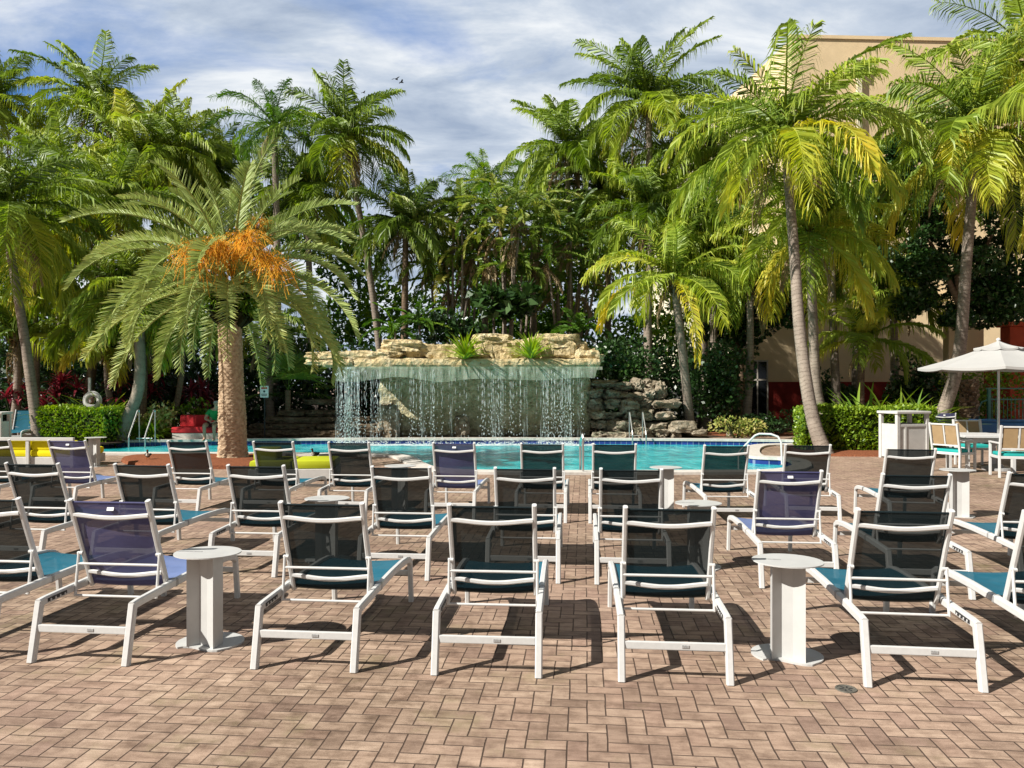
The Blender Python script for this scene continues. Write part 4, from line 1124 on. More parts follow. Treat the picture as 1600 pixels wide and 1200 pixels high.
# fan palm in the shade
def fan_palm(label, px, py, d, seed):
    rng = np.random.default_rng(seed); b = GX(px, d)
    root = empty('fan_palm', b, 0, label, 'fan palm'); Ls = Leafs()
    c = np.array(W(px, py, d) - b)
    for i in range(16):
        az, el = rng.uniform(0, 6.28), rng.uniform(-.2, 1.4); L = rng.uniform(.7, 1.0)
        dr = np.array([math.cos(el) * math.cos(az), math.cos(el) * math.sin(az), math.sin(el)])
        p = c + dr * L
        s1 = np.array([-math.sin(az), math.cos(az), 0]); n1 = np.cross(dr, s1)
        for k in range(24):
            a = (k - 11.5) / 12 * 1.7
            q = dr * math.cos(a) + s1 * math.sin(a); l = rng.uniform(.75, .95); wv = np.cross(q, n1) * .022
            V = np.array([p - wv * .3, p + wv * .3, p + q * l * .6 - wv, p + q * l * .6 + wv, p + q * l - n1 * .02 - np.array([0, 0, .12]), p + q * l - np.array([0, 0, .12])])
            Ls.add(V, np.array([(0, 1, 3, 2), (2, 3, 5, 4)]), np.full(6, .4 + rng.normal(0, .1)))
        V = np.array([c, c + s1 * .02, p + s1 * .012, p]); Ls.add(V, np.array([(0, 1, 2, 3)]), np.full(4, .4))
    Ls.build('crown', M['f_dark'], root)
    trunk_mesh('trunk', [Vector((0, 0, 0)), Vector(c) * .5, Vector(c)], .1, .09, M['bark_brown'], root, seed=seed)
fan_palm('dark fan palm in the shade left of the waterfall', 450, 610, 26, 5)

# hedges
hedge('clipped bright green hedge on the left below the lifebuoy', G(66, 689.5), G(181, 691.5), 1.0, 1.06, 1700, 3)
hedge('clipped bright green hedge on the right around the curving palm trunk', G(1246, 704), G(1452, 706), .95, 1.16, 3000, 4)
shrub('dark low hedge plant in the shade left of the curving trunk', GX(1212, 26), (1.5, .5, .45), 1100, .13, 'f_broad', .3, 99, group=GU)

shrub('tall dark leafy bush between the small dark-stemmed palm and the leaning trunk', GX(1425, 27), (1.1, .8, 1.5), 2600, .16, 'f_broad', .45, 110, aspect=.7, group=GU, clumps=11)
shrub('dark leafy bush against the red wall right of the two trunks', GX(1300, 28.5), (1.2, .7, 1.2), 2000, .16, 'f_broad', .42, 111, aspect=.7, group=GU, clumps=10)
# broad-leaved tree on the right
def broad_tree(label, base_px, d, blobs, leaves, size, seed, limbs, tint=.42):
    rng = np.random.default_rng(seed); b = GX(base_px, d)
    root = empty('broadleaf_tree', b, 0, label, 'tree')
    Ls = Leafs()
    for px, py, dd, r in blobs:
        c = np.array(W(px, py, d + dd) - b)
        for k in range(5):
            cc = c + nrm(rng.normal(0, 1, (1, 3)))[0] * r * .6; rr = r * rng.uniform(.35, .62)
            C, v = in_ellipsoid(rng, int(leaves * rr * rr), cc, (rr, rr, rr * .75), .6)
            leaf_cloud(Ls, rng, C, size, tint + rng.normal(0, .06), .14, .62, out=v)
    Ls.build('crown', M['f_broad'], root)
    tp = W(*limbs[0][:2], d) - b
    trunk_mesh('trunk', [Vector((0, 0, -.05)), tp * .55 + Vector((.15, 0, 0)), tp], .22, .14, M['bark_brown'], root, .2, 10, 1.4, .03, seed)
    for px, py in limbs[1:]:
        e = W(px, py, d) - b
        trunk_mesh('limb', [tp, tp.lerp(e, .5) + Vector((0, 0, .2)), e], .11, .04, M['bark_brown'], root, .2, 7, 1, .03, seed + 1)
broad_tree('large dark broad-leaved tree with round glossy leaves on the right', 1480, 25.5,
           [(1425, 300, 0, 1.4), (1400, 330, .3, 1.2), (1408, 265, .4, 1.1), (1432, 215, .6, 1.0), (1412, 410, .2, 1.1), (1440, 470, .2, 1.0), (1545, 430, .2, 1.3), (1450, 250, .5, .9), (1440, 360, 0, .9), (1480, 330, .2, 1.3), (1500, 420, 0, 1.2), (1560, 300, .4, 1.4), (1565, 380, 0, 1.4), (1590, 450, 0, 1.3), (1455, 450, .3, .9), (1540, 470, .2, 1.0), (1620, 330, .5, 1.5), (1490, 480, 0, .8), (1580, 230, .6, 1.1)], 1150, .17, 31, [(1500, 480), (1430, 340), (1570, 330), (1600, 430), (1480, 300)], .45)

broad_tree('dark broad-leaved tree in the shade behind the short yellow-fronded palm', 1150, 29, [(1130, 470, 0, 1.3), (1150, 520, .2, 1.2), (1100, 430, .3, 1.2), (1185, 455, 0, 1.2), (1215, 500, .2, 1.1), (1165, 400, .5, 1.1), (1235, 455, .4, 1.0)], 700, .2, 33, [(1150, 520), (1110, 450), (1190, 470), (1215, 500)], .42)
# far-off greenery that reads as one mass
rng = np.random.default_rng(400)
Ls = Leafs()
for i in range(190):
    px = rng.uniform(-250, 1180); d = rng.uniform(35, 40)
    top = 320 + 45 * math.sin(px * .011) + rng.uniform(0, 70)
    if 580 < px < 700: top += 40
    c = np.array(W(px, rng.uniform(top, 600), d))
    C, v = in_ellipsoid(rng, 230, c, (1.6, 1.0, 1.2), .5)
    leaf_cloud(Ls, rng, C, .34, .34 + rng.normal(0, .08), .15, .5, out=v)
tag(Ls.build('distant_foliage', M['f_bright']), kind='stuff')
Ls = Leafs()
for i in range(380):
    px = rng.uniform(-200, 1110); d = rng.uniform(27.5, 32)
    c = np.array(GX(px, d, rng.uniform(0, 3.0)))
    C, v = in_ellipsoid(rng, 90, c, (.9, .7, .7), .3); C[:, 2] = np.maximum(C[:, 2], .04)
    leaf_cloud(Ls, rng, C, .26, .2 + rng.normal(0, .08), .14, .5, out=v)  # low tint puts the near-black canopy shade into the leaf colour
tag(Ls.build('undergrowth', M['f_broad']), kind='stuff')

# ------------------------------------------------------------------ waterfall
rng = np.random.default_rng(77)
wf = empty('waterfall_grotto', W(720, 690, 25), 0, 'rock waterfall grotto with overhanging coral stone slab behind the pool', 'waterfall')
wo = wf.location.copy()
def stone_block(name, x0, x1, y0, y1, z0, z1, mat, seed, amp=.05, sub=4, fr=2.2, sq=.08, parent=wf, org=wo):
    bm = bmesh.new(); bmesh.ops.create_cube(bm, size=2)
    sx, sy, sz = (x1 - x0) / 2, (y1 - y0) / 2, (z1 - z0) / 2
    cuts = [max(2, int(s * 2 / .14)) for s in (sx, sy, sz)]
    for ax in range(3):
        es = [e for e in bm.edges if abs((e.verts[0].co - e.verts[1].co)[ax]) > 1e-6]
        bmesh.ops.subdivide_edges(bm, edges=es, cuts=min(70, cuts[ax]), use_grid_fill=True)
    off = Vector((seed * 3.1, seed * 5.7, seed * 1.9))
    for v in bm.verts:
        p = Vector((v.co.x * sx, v.co.y * sy, v.co.z * sz))
        m = max(sx, sy, sz)
        d = Vector((v.co.x ** 9, v.co.y ** 9, v.co.z ** 9))
        k = noise.noise(p * fr + off) * amp + noise.noise(p * fr * 3.1 + off) * amp * .6 + noise.noise(p * fr * 8 + off) * amp * .35
        rnd = (abs(v.co.x) > .99) + (abs(v.co.y) > .99) + (abs(v.co.z) > .99)
        p += d * (k - (.03 if rnd > 1 else 0) - (.02 if rnd > 2 else 0))
        v.co = p
    mb = MB(); add_bm(mb, bm, Vector(((x0 + x1) / 2, (y0 + y1) / 2, (z0 + z1) / 2)) - org)
    return mb.build(name, mat, parent, False)
stone_block('back_wall', -4.42, 2.62, 25.7, 26.4, -.02, 2.35, M['wall_stone'], 1, .09)
stone_block('slab', -4.95, 2.80, 24.02, 26.3, 2.27, 2.56, M['coral'], 2, .035)
stone_block('slab_end', -5.98, -4.97, 24.05, 24.6, 2.28, 2.54, M['coral'], 3, .035)
UB = [(-3.35, -1.3, 24.5, 26.6, 2.57, 3.02), (-1.28, .95, 24.75, 26.6, 2.57, 3.22), (.97, 2.1, 24.55, 26.4, 2.57, 3.0), (2.0, 2.75, 24.3, 26.2, 2.57, 2.86)]
for i, b in enumerate(UB): stone_block('ledge_block', *b, M['coral'], 5 + i, .12)
for i, (px, py, w_, h_) in enumerate(((520, 556, 1.6, .16), (575, 557, 1.3, .22), (505, 566, 1.0, .12), (610, 553, .8, .2), (640, 552, 1.1, .1), (890, 545, 1.1, .3), (925, 560, .7, .16), (870, 533, 1.3, .3), (768, 530, 1.2, .22), (630, 540, 1.2, .26))):
    mb = MB(); add_bm(mb, rock((w_, .45 if px < 580 else .8, h_ * 1.5), 20 + i, 3, .25, .45), W(px, py, 24.35 if px < 580 else 24.75 + (i % 3) * .2) - wo); mb.build('ledge_rock', M['coral'], wf)
# rocks standing under the slab
for i, (px, py, s_) in enumerate(((722, 668, (.45, .4, .75)), (606, 660, (.7, .6, 1.1)))):
    mb = MB(); add_bm(mb, rock(s_, 40 + i, 4, .25, .5, 2.5), W(px, py, 25.35) - wo); mb.build('standing_rock', M['boulder'], wf)
# glassy lip of water and falling strands
mb = MB(); vs = []; fs = []; nx = 140; nz = 8
xa, xb = W(521, 0, 23.95).x, W(941, 0, 23.95).x
for j in range(nz + 1):
    for i in range(nx + 1):
        x = xa + (xb - xa) * i / nx
        bot = .40 + .16 * noise.noise(Vector((x * .7, 3, 0)))
        if x > 2.62: bot = .1
        z = 2.30 - bot * j / nz
        vs.append((x, 23.93 - .06 * math.sin(j / nz * 1.3) + .02 * noise.noise(Vector((x * 6, z * 2, 1))), z))
for j in range(nz):
    for i in range(nx):
        a = j * (nx + 1) + i; fs.append((a, a + 1, a + nx + 2, a + nx + 1))
mb.add(vs, fs)
cur = empty('water_curtain', (xa, 23.9, 0), 0, 'curtain of falling water strands in front of the grotto wall', 'falling water')
tag(cur)
o = mb.build('water_lip', M['sheet'], cur, True); o.location = -cur.location
V = []; Q = []
def drop(x, y, z, r, h):
    n = len(V)
    for a, b, c in ((0, 0, h), (r, 0, 0), (0, -r, 0), (-r, 0, 0), (0, r, 0), (0, 0, -h)): V.append((x + a, y + b, z + c))
    for k in range(4):
        Q.append((n, n + 1 + k, n + 1 + (k + 1) % 4)); Q.append((n + 5, n + 1 + (k + 1) % 4, n + 1 + k))
dens = ((527, 567, 46, 1.0), (567, 600, 16, .6), (600, 640, 6, .4), (640, 668, 14, .65), (668, 700, 9, .5), (700, 752, 6, .35), (752, 800, 22, .65), (800, 846, 8, .4), (846, 892, 30, .8), (892, 920, 5, .4))
for p0, p1, cnt, al in dens:
    for k in range(cnt):
        px = rng.uniform(p0, p1); x = (px - 800) / F * 23.9; y = 23.88 + rng.normal(0, .03)
        z = 2.25 - rng.uniform(0, .15); fall = 0
        while z > -.1:
            f = (2.25 - z) / 2.4
            if f < .42: h = rng.uniform(.06, .16); r = .0035 + .003 * rng.random(); gap = rng.uniform(.0, .05) + (.05 / al - .05)
            else: h = rng.uniform(.012, .045); r = .004 + .0065 * rng.random(); gap = rng.uniform(.02, .10) / al
            drop(x + rng.normal(0, .004 + .035 * f * f), y + rng.normal(0, .02 + .05 * f), z - h, r, h)
            z -= 2 * h + gap
for k in range(700):   # spray where the strands meet the pool
    p0, p1, cnt, al = dens[rng.choice(len(dens), p=np.array([d[2] for d in dens]) / sum(d[2] for d in dens))]
    x = (rng.uniform(p0 - 5, p1 + 5) - 800) / F * 23.8
    drop(x, 23.7 + rng.normal(0, .18), -.12 + abs(rng.normal(0, .08)), rng.uniform(.01, .025), rng.uniform(.008, .02))
me = bpy.data.meshes.new('water_strands'); me.from_pydata(V, [], Q)
o = link_mesh('water_strands', me, M['drops'], cur); o.location = -cur.location
o['kind'] = 'stuff'
mb = MB()
for p0, p1, cnt, al in dens:
    for k in range(max(1, int(cnt / 8))):
        px = rng.uniform(p0, p1); x = (px - 800) / F * 23.9; w_ = rng.uniform(.05, .22) * (.4 + .6 * al); y = 23.89 + rng.normal(0, .02)
        vs = []; zs = np.linspace(2.26, -.12, 10)
        for j, z in enumerate(zs):
            ww = w_ * (.5 + .12 * j / 9 + .05 * rng.normal()); vs += [(x - ww, y - .012 * j, z), (x + ww, y - .012 * j, z)]
        mb.add(vs, [(2 * j, 2 * j + 1, 2 * j + 3, 2 * j + 2) for j in range(9)])
o = mb.build('water_veil', M['veil'], cur, True); o.location = -cur.location; o['kind'] = 'stuff'
mb = MB(); P = []; nn_ = 60
for i in range(nn_ + 1):
    x = xa + .1 + (xb - xa - .3) * i / nn_
    P.append((x, 23.42 + .22 * noise.noise(Vector((x * 1.3, 5, 2)))))
poly = P + [(xb - .2, 24.1), (xa + .1, 24.1)]
mb.prism(poly, -.122, -.118); o = mb.build('foam', M['foam'], cur); o.location = -cur.location
# boulder wall on the right and low ledges on the left
bw = empty('boulder_wall', GX(990, 25.6), 0, 'stacked weathered boulder wall right of the waterfall grotto', 'stone wall')
rows = ((678, .30, 926, 1062, 5), (664, .36, 924, 1040, 5), (649, .34, 922, 1052, 5), (633, .36, 922, 1058, 5), (617, .34, 922, 1040, 5), (601, .34, 922, 1035, 5))
sd = 60
for ri, (py, h_, x0, x1, cnt) in enumerate(rows):
    e = np.cumsum(rng.uniform(.4, 1.6, cnt)); e = np.concatenate([[0], e / e[-1]])
    for k in range(cnt):
        a, b = x0 + (x1 - x0) * e[k], x0 + (x1 - x0) * e[k + 1]
        d = 25.3 + ri * .17 + rng.uniform(-.22, .22)
        w_ = (b - a) / F * d * 1.04
        sd += 1
        mb = MB(); add_bm(mb, rock((w_, .9, h_ * rng.uniform(.7, 1.12)), sd, 3, .42, .62, 1.4), W((a + b) / 2, py + rng.uniform(-3, 3), d) - bw.location, rng.normal(0, .22)); mb.build('boulder', M['boulder'], bw)
for i, (px, py, d, s_, lab) in enumerate(((1066, 667, 25.0, (.85, .6, .38), 'pale flat boulder at the foot of the short palm trunk'), (1092, 676, 24.9, (.5, .4, .22), 'small tan boulder at the edge of the mulch right of the short palm'), (1139, 678, 24.7, (.16, .16, .16), 'tiny pale stone in front of the croton bush'))):
    mb = MB(); add_bm(mb, rock(s_, 95 + i, 3, .22, .45, 1.5), (0, 0, 0)); o = mb.build('boulder', M['boulder']); o.location = W(px, py, d); tag(o, lab, 'boulder')
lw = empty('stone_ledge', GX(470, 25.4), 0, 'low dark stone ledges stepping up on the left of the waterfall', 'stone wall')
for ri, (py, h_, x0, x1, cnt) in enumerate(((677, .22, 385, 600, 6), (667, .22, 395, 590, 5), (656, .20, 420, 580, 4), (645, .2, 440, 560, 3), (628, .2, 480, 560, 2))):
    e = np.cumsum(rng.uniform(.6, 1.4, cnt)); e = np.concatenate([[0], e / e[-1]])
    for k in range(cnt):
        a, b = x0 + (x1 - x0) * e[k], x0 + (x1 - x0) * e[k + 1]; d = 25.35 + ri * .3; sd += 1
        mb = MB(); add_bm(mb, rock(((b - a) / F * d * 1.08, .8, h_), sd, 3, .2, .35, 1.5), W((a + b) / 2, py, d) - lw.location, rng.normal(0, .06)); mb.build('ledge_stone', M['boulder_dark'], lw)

# ------------------------------------------------------------------ building on the right
M['stucco'] = simple('tan_stucco', (.80, .62, .38), .9, .1, ns=2.2, amt=.12, bs=45, bd=.01, space='world')
M['stucco2'] = simple('cream_and_sunlit_stucco', (.78, .70, .52), .9, .1, ns=2.2, amt=.1, bs=45, bd=.01, space='world')  # cream holds the sunlit paleness of the side wall; also the downspout's colour
M['redwall'] = simple('dark_red_stucco', (.26, .03, .022), .85, .15, ns=3, amt=.3, bs=45, bd=.01, space='world')
M['redcol'] = simple('orange_red_stucco', (.50, .085, .04), .85, .15, ns=3, amt=.3, bs=45, bd=.01, space='world')
M['glass'] = simple('dark_window_glass', (.012, .014, .016), .08, .6)
M['trim'] = simple('window_trim', (.55, .5, .42), .6, .3, ns=12)
bl = empty('hotel_building', (12.35, 34, 0), 0, 'tall tan stucco building behind the right palms with a flat top edge', 'building')
def prism_part(name, poly, z0, z1, mat, parent, org):
    mb = MB(); mb.prism([(x - org[0], y - org[1]) for x, y in poly], z0, z1); return mb.build(name, mat, parent)
prism_part('tower_wall', [(12.35, 34), (40, 35.2), (40, 46), (11.0, 46)], 2.0, 17.05, M['stucco'], bl, bl.location)
prism_part('parapet', [(12.30, 33.94), (40, 35.13), (40, 35.6), (12.3, 34.4)], 17.05, 17.20, M['stucco'], bl, bl.location)
prism_part('side_block', [(9.6, 38), (12.2, 37.2), (11.2, 46), (8.2, 46)], 0, 14.6, M['stucco2'], bl, bl.location)
prism_part('red_base', [(9.75, 33.3), (24, 33.3), (24, 34.2), (9.75, 34.2)], 0, 1.86, M['redwall'], bl, bl.location)
prism_part('lower_wall', [(9.8, 33.4), (24, 33.4), (24, 33.99), (9.8, 33.99)], 1.862, 5.2, M['stucco'], bl, bl.location)
# window at the left end of the ground floor
wx0, wx1 = W(1166, 0, 33.2).x, W(1200, 0, 33.2).x
mb = MB(); mb.box((( wx0 + wx1) / 2 - 12.35, 33.22 - 34, 1.5), (wx1 - wx0, .1, 2.6)); wn_ = mb.build('window', M['trim'], bl)
mb = MB(); mb.box(((wx0 + wx1) / 2 - 12.35, 33.165 - 34, 1.5), (wx1 - wx0 - .14, .012, 2.46)); mb.build('pane', M['glass'], wn_)
mb = MB(); mb.box(((wx0 + wx1) / 2 - 12.35, 33.15 - 34, 1.5), (.05, .03, 2.46)); mb.box(((wx0 + wx1) / 2 - 12.35, 33.15 - 34, 1.95), (wx1 - wx0 - .1, .03, .07)); mb.build('mullion', M['trim'], wn_)
# scupper box and downspout on the tower face
ds = empty('downspout', (15.0, 34.05, 0), 0, 'pale downspout with a scupper box high on the tan building', 'downspout')
px_ = 15.35
mb = MB(); mb.bbox((px_ - 15, 0, 15.75), (.5, .26, .55), .02); mb.bbox((px_ - 15, -.02, 16.07), (.6, .34, .10), .02); mb.build('scupper_box', M['stucco2'], ds)
mb = MB(); mb.box((px_ - 15, -.02, 10.4), (.2, .16, 10.2)); mb.build('pipe', M['stucco2'], ds)
# red pillar and a low tan wall behind the dining set
mb = MB(); mb.bbox((0, 0, 1.9), (.55, .55, 3.8), .03); mb.bbox((0, 0, 3.9), (.75, .75, .2), .03); o = mb.build('red_pillar', M['redcol']); o.location = GX(1582, 27.5); tag(o, 'orange-red stucco pillar behind the umbrella at the right edge', 'pillar')
mb = MB(); mb.bbox((0, 0, 2.0), (1.3, .4, 4.0), .03); o = mb.build('tan_pier', M['stucco']); o.location = GX(1505, 28.5); tag(o, 'tan stucco pier behind the leaning trunk and umbrella', 'pier')
mb = MB(); mb.bbox((0, 0, 1.5), (5.4, .4, 3.0), .03); o = mb.build('dark_red_wall', M['redwall']); o.location = GX(1640, 29.5); tag(o, 'dark red wall in shade at the right edge behind the pillar', 'wall')
# green fence and pool gate
M['greenmetal'] = simple('green_painted_metal', (.06, .20, .16), .4, .4)
M['bluetub'] = simple('blue_plastic', (.02, .12, .30), .4, .4)
fe = empty('green_fence', GX(1545, 24), 0, 'green metal picket fence with a rounded end post behind the dining set', 'fence')
mb = MB()
for z in (.35, 1.28): mb.box((1.6, 0, z), (3.2, .04, .04))
mb.build('rail', M['greenmetal'], fe)
mb = MB(); mb.box((1.6, .15, 1.62), (3.2, .04, .04)); mb.build('top_rail', M['greenmetal'], fe)
for k in range(26):
    mb = MB(); mb.box((.1 + k * .12, 0, .84), (.018, .018, 1.0)); mb.build('picket', M['greenmetal'], fe)
mb = MB(); mb.bbox((0, 0, .8), (.09, .09, 1.6), .01); mb.build('post', M['greenmetal'], fe)
mb = MB(); mb.tube([(-.05, 0, .5), (-.22, 0, .55), (-.32, 0, .75), (-.32, 0, 1.0), (-.22, 0, 1.2), (-.05, 0, 1.26)], .025, 8, up=(0, 1, 0)); mb.build('end_loop', M['greenmetal'], fe)
mb = MB(); mb.bbox((0, 0, .32), (1.5, .5, .64), .05); mb.bbox((0, 0, .67), (1.56, .56, .06), .02); o = mb.build('storage_tub', M['bluetub']); o.location = GX(1562, 23); tag(o, 'blue plastic tub behind the dining table', 'tub')

# ------------------------------------------------------------------ pool fittings
def ladder(label, px, d, sep, rise=.82):
    root = empty('pool_ladder', GX(px, d), 0, label, 'pool ladder', 'stainless pool ladders')
    for s in (-1, 1):
        mb = MB(); x = s * sep / 2
        mb.tube([(x, .28, 0), (x, .28, rise - .06), (x, .25, rise), (x, .19, rise - .02), (x, -.3, .30), (x, -.36, .18), (x, -.36, -.5)], .021, 8, up=(1, 0, 0)); mb.build('handrail', M['steel'], root)
    mb = MB(); mb.tube([(-sep / 2, .1, .13), (sep / 2, .1, .13)], .015, 6); mb.build('cross_tube', M['steel'], root)
ladder('left pool ladder of two sloping steel rails, in front of the lily clump', 223, 23.0, .48, .98)
ladder('right pool ladder of two sloping steel rails, in front of the boulder wall', 996, 24.25, .42, .86)
hr = MB(); hr.tube([(0, 0, 0), (0, 0, .70), (0, .03, .755), (0, .10, .775), (0, .55, .60), (0, .62, .5), (0, .62, -.5)], .022, 8, up=(1, 0, 0))
hr2 = empty('pool_handrail', GX(911, 14.95), 0, 'upright steel handrail on the near pool edge, seen edge-on', 'handrail'); hr.build('tube', M['steel'], hr2)
mb = MB(); mb.lathe([(.05, .001), (.05, .012), (.024, .02)], 16); mb.build('escutcheon', M['steel'], hr2)
ah = empty('arched_handrail', GX(1195, 16.6), 0, 'arched white handrail over the pool steps at right', 'handrail')
mb = MB(); mb.tube([(-.40, .55, -.4), (-.40, .55, .22), (-.36, .5, .30), (-.10, .35, .62), (-.02, .3, .66), (.20, .2, .66), (.32, .1, .61), (.37, .05, .50), (.38, .02, 0)], .022, 8, up=(0, 1, 0)); mb.build('tube', M['white'], ah, True)
mb = MB(); mb.lathe([(.05, .001), (.05, .012), (.024, .02)], 16, (.38, .02, 0)); mb.build('escutcheon', M['steel'], ah)

# lifebuoy on its post
def torus(mb, R_, r, n=28, m=10, c=(0, 0, 0)):
    vs = []; fs = []
    for i in range(n):
        a = 2 * math.pi * i / n
        for j in range(m):
            b = 2 * math.pi * j / m; q = R_ + r * math.cos(b)
            vs.append((c[0] + q * math.cos(a), c[1] + r * math.sin(b), c[2] + q * math.sin(a)))
    for i in range(n):
        for j in range(m): fs.append((i * m + j, i * m + (j + 1) % m, ((i + 1) % n) * m + (j + 1) % m, ((i + 1) % n) * m + j))
    mb.add(vs, fs)
lp = empty('lifebuoy_post', GX(140, 23.6), 0, 'slim white post behind the left hedge carrying the lifebuoy', 'post')
mb = MB(); mb.box((0, 0, .98), (.07, .05, 1.95)); mb.build('post', M['white_paint'], lp)
mb = MB(); mb.box((.02, -.06, 1.42), (.06, .10, .05)); mb.build('hook', M['steel'], lp)
lb = empty('lifebuoy', W(145, 626, 23.46), 0, 'white ring lifebuoy hanging on a post above the left hedge', 'lifebuoy')
mb = MB(); torus(mb, .20, .075); mb.build('ring', M['white_paint'], lb, True)
mb = MB()
for k in range(40):
    a = 2 * math.pi * k / 40
    mb.tube([(.285 * math.cos(a), -.02, .285 * math.sin(a)), (.285 * math.cos(a + .16), -.02, .285 * math.sin(a + .16))], .008, 5, up=(0, 1, 0))
mb.build('grab_line', M['tag'], lb)
M['rope'] = simple('coiled_rope', (.36, .18, .14), .8, ns=30, c2=(.10, .07, .06))
mb = MB()
pts = [(.085 * math.cos(k * .5) * (1 - k / 140), -.06 - .0012 * k, .10 * math.sin(k * .5) * (1 - k / 140)) for k in range(70)]
mb.tube(pts, .012, 6, up=(0, 1, 0)); o = mb.build('rope_coil', M['rope']); o.location = W(145, 626, 23.40); tag(o, 'brownish rope coiled in the middle of the lifebuoy', 'rope')

# warning sign left of the waterfall
M['signred'] = simple('sign_red', (.55, .05, .04), .5); M['signblack'] = simple('sign_black', (.03, .03, .03), .5)
sg_ = empty('warning_sign', GX(413, 24.9), 0, 'small white warning sign on a dark post left of the waterfall', 'sign')
sz = W(0, 612, 24.9).z
mb = MB(); mb.tube([(0, .03, 0), (0, .03, sz)], .025, 8); mb.build('post', M['dark_slot'], sg_)
mb = MB(); mb.bbox((0, 0, sz), (.27, .02, .38), .006); bd_ = mb.build('board', M['tag'], sg_)
mb = MB(); mb.box((0, -.0115, sz + .115), (.20, .003, .055)); mb.build('red_band', M['signred'], bd_)
mb = MB(); mb.lathe([(0, -.0015), (.035, -.0015), (.035, .0015), (0, .0015)], 14); o = mb.build('symbol', M['signblack'], bd_); o.location = (0, -.0115, sz + .01); o.rotation_euler = (R(90), 0, 0)
mb = MB()
for k in range(3): mb.box((0, -.0115, sz - .075 - k * .028), (.19 - .03 * (k == 2), .003, .014))
mb.build('text_lines', M['signblack'], bd_)

# ------------------------------------------------------------------ daybeds
M['yellow'] = simple('yellow_cushion', (.82, .70, .01), .75, .15, ns=5, amt=.1, bs=120, bd=.002)
M['lime'] = simple('lime_cushion', (.42, .46, .02), .75, .15, ns=5, amt=.1, bs=120, bd=.002)
M['red'] = simple('red_cushion', (.52, .03, .035), .75, .15, ns=5, amt=.12, bs=120, bd=.002)
def cushion(mb, c, s, b=.05): mb.bbox(c, s, b)
def daybed(label, loc, rz, mat, L=2.1, D=1.0, backrail=True, bolsters=1, base_h=.22):
    root = empty('daybed', loc, rz, label, 'daybed', 'cushioned daybeds by the pool')
    mb = MB(); mb.bbox((0, 0, base_h / 2 + .02), (L, D, base_h - .04), .01); mb.build('base', M['white_paint'], root)
    for k in (-1, 1):
        mb = MB(); cushion(mb, (k * L / 4, 0, base_h + .075), (L / 2 - .015, D - .04, .15)); mb.build('seat_cushion', mat, root, True)
    if backrail:
        for x in (-L / 2 + .04, 0, L / 2 - .04):
            mb = MB(); mb.bbox((x, -D / 2 - .03, .29), (.07, .05, .56), .005); mb.build('post', M['white_paint'], root)
        mb = MB(); mb.bbox((0, -D / 2 - .03, .60), (L, .07, .07), .008); mb.build('back_rail', M['white_paint'], root)
        for k in (-1, 1):
            mb = MB(); cushion(mb, (k * L / 4, -D / 2 + .12, base_h + .24), (L / 2 - .06, .2, .2)); mb.build('bolster', mat, root, True)
    for k in range(bolsters if not backrail else 0):
        mb = MB(); cushion(mb, (-L / 2 + .25 + k, -.05, base_h + .25), (.42, .55, .22)); mb.build('bolster', mat, root, True)
    return root
daybed('yellow daybed with white open back rail at the left edge', GX(72, 16.7), R(-3), M['yellow'], 2.0, 1.1)
daybed('lime green daybed on a white base between two back-row loungers', GX(463, 14.3), R(5), M['lime'], 1.5, 1.0, False)
rb = empty('daybed', GX(325, 24.35), R(3), 'red upholstered daybed across the pool with a person sitting on it', 'daybed', 'cushioned daybeds by the pool')
mb = MB(); mb.bbox((0, 0, .13), (1.9, .85, .2), .01); mb.build('base', M['coping'], rb)
mb = MB(); mb.bbox((0, -.02, .33), (1.96, .86, .18), .05); mb.build('seat_cushion', M['red'], rb, True)
mb = MB(); mb.bbox((0, .36, .56), (1.96, .2, .42), .07, rx=R(-8)); mb.build('back_cushion', M['red'], rb, True)

# ------------------------------------------------------------------ litter bins
def bin_(label, loc, rz, w=.95, dd=.62, h=1.06):
    root = empty('litter_bin', loc, rz, label, 'litter bin', 'white litter bin cabinets')
    for sx in (-1, 1):
        for sy in (-1, 1):
            mb = MB(); mb.bbox((sx * (w / 2 - .04), sy * (dd / 2 - .04), h / 2), (.08, .08, h), .006); mb.build('corner_post', M['white_paint'], root)
    mb = MB(); mb.bbox((0, 0, h + .03), (w + .06, dd + .06, .06), .012); mb.build('lid', M['white_paint'], root)
    for sy in (-1, 1):
        mb = MB(); mb.bbox((0, sy * (dd / 2 - .035), .40), (w - .162, .03, .72), .004); mb.build('panel', M['white_paint'], root)
        mb = MB(); mb.bbox((0, sy * (dd / 2 - .03), .79), (w - .162, .05, .06), .005); mb.build('rail', M['white_paint'], root)
        mb = MB(); mb.bbox((-.20, sy * (dd / 2 - .028), .40), (.05, .044, .715), .004); mb.build('mid_stile', M['white_paint'], root)
    for sx in (-1, 1):
        mb = MB(); mb.bbox((sx * (w / 2 - .035), 0, .43), (.03, dd - .162, .78), .004); mb.build('panel', M['white_paint'], root)
bin_('white litter bin cabinet in front of the right hedge', GX(1412, 18.2), R(14), .88)
bin_('white litter bin cabinet cut by the left picture edge', GX(-14, 19.2), R(10), .7, .55, 1.0)

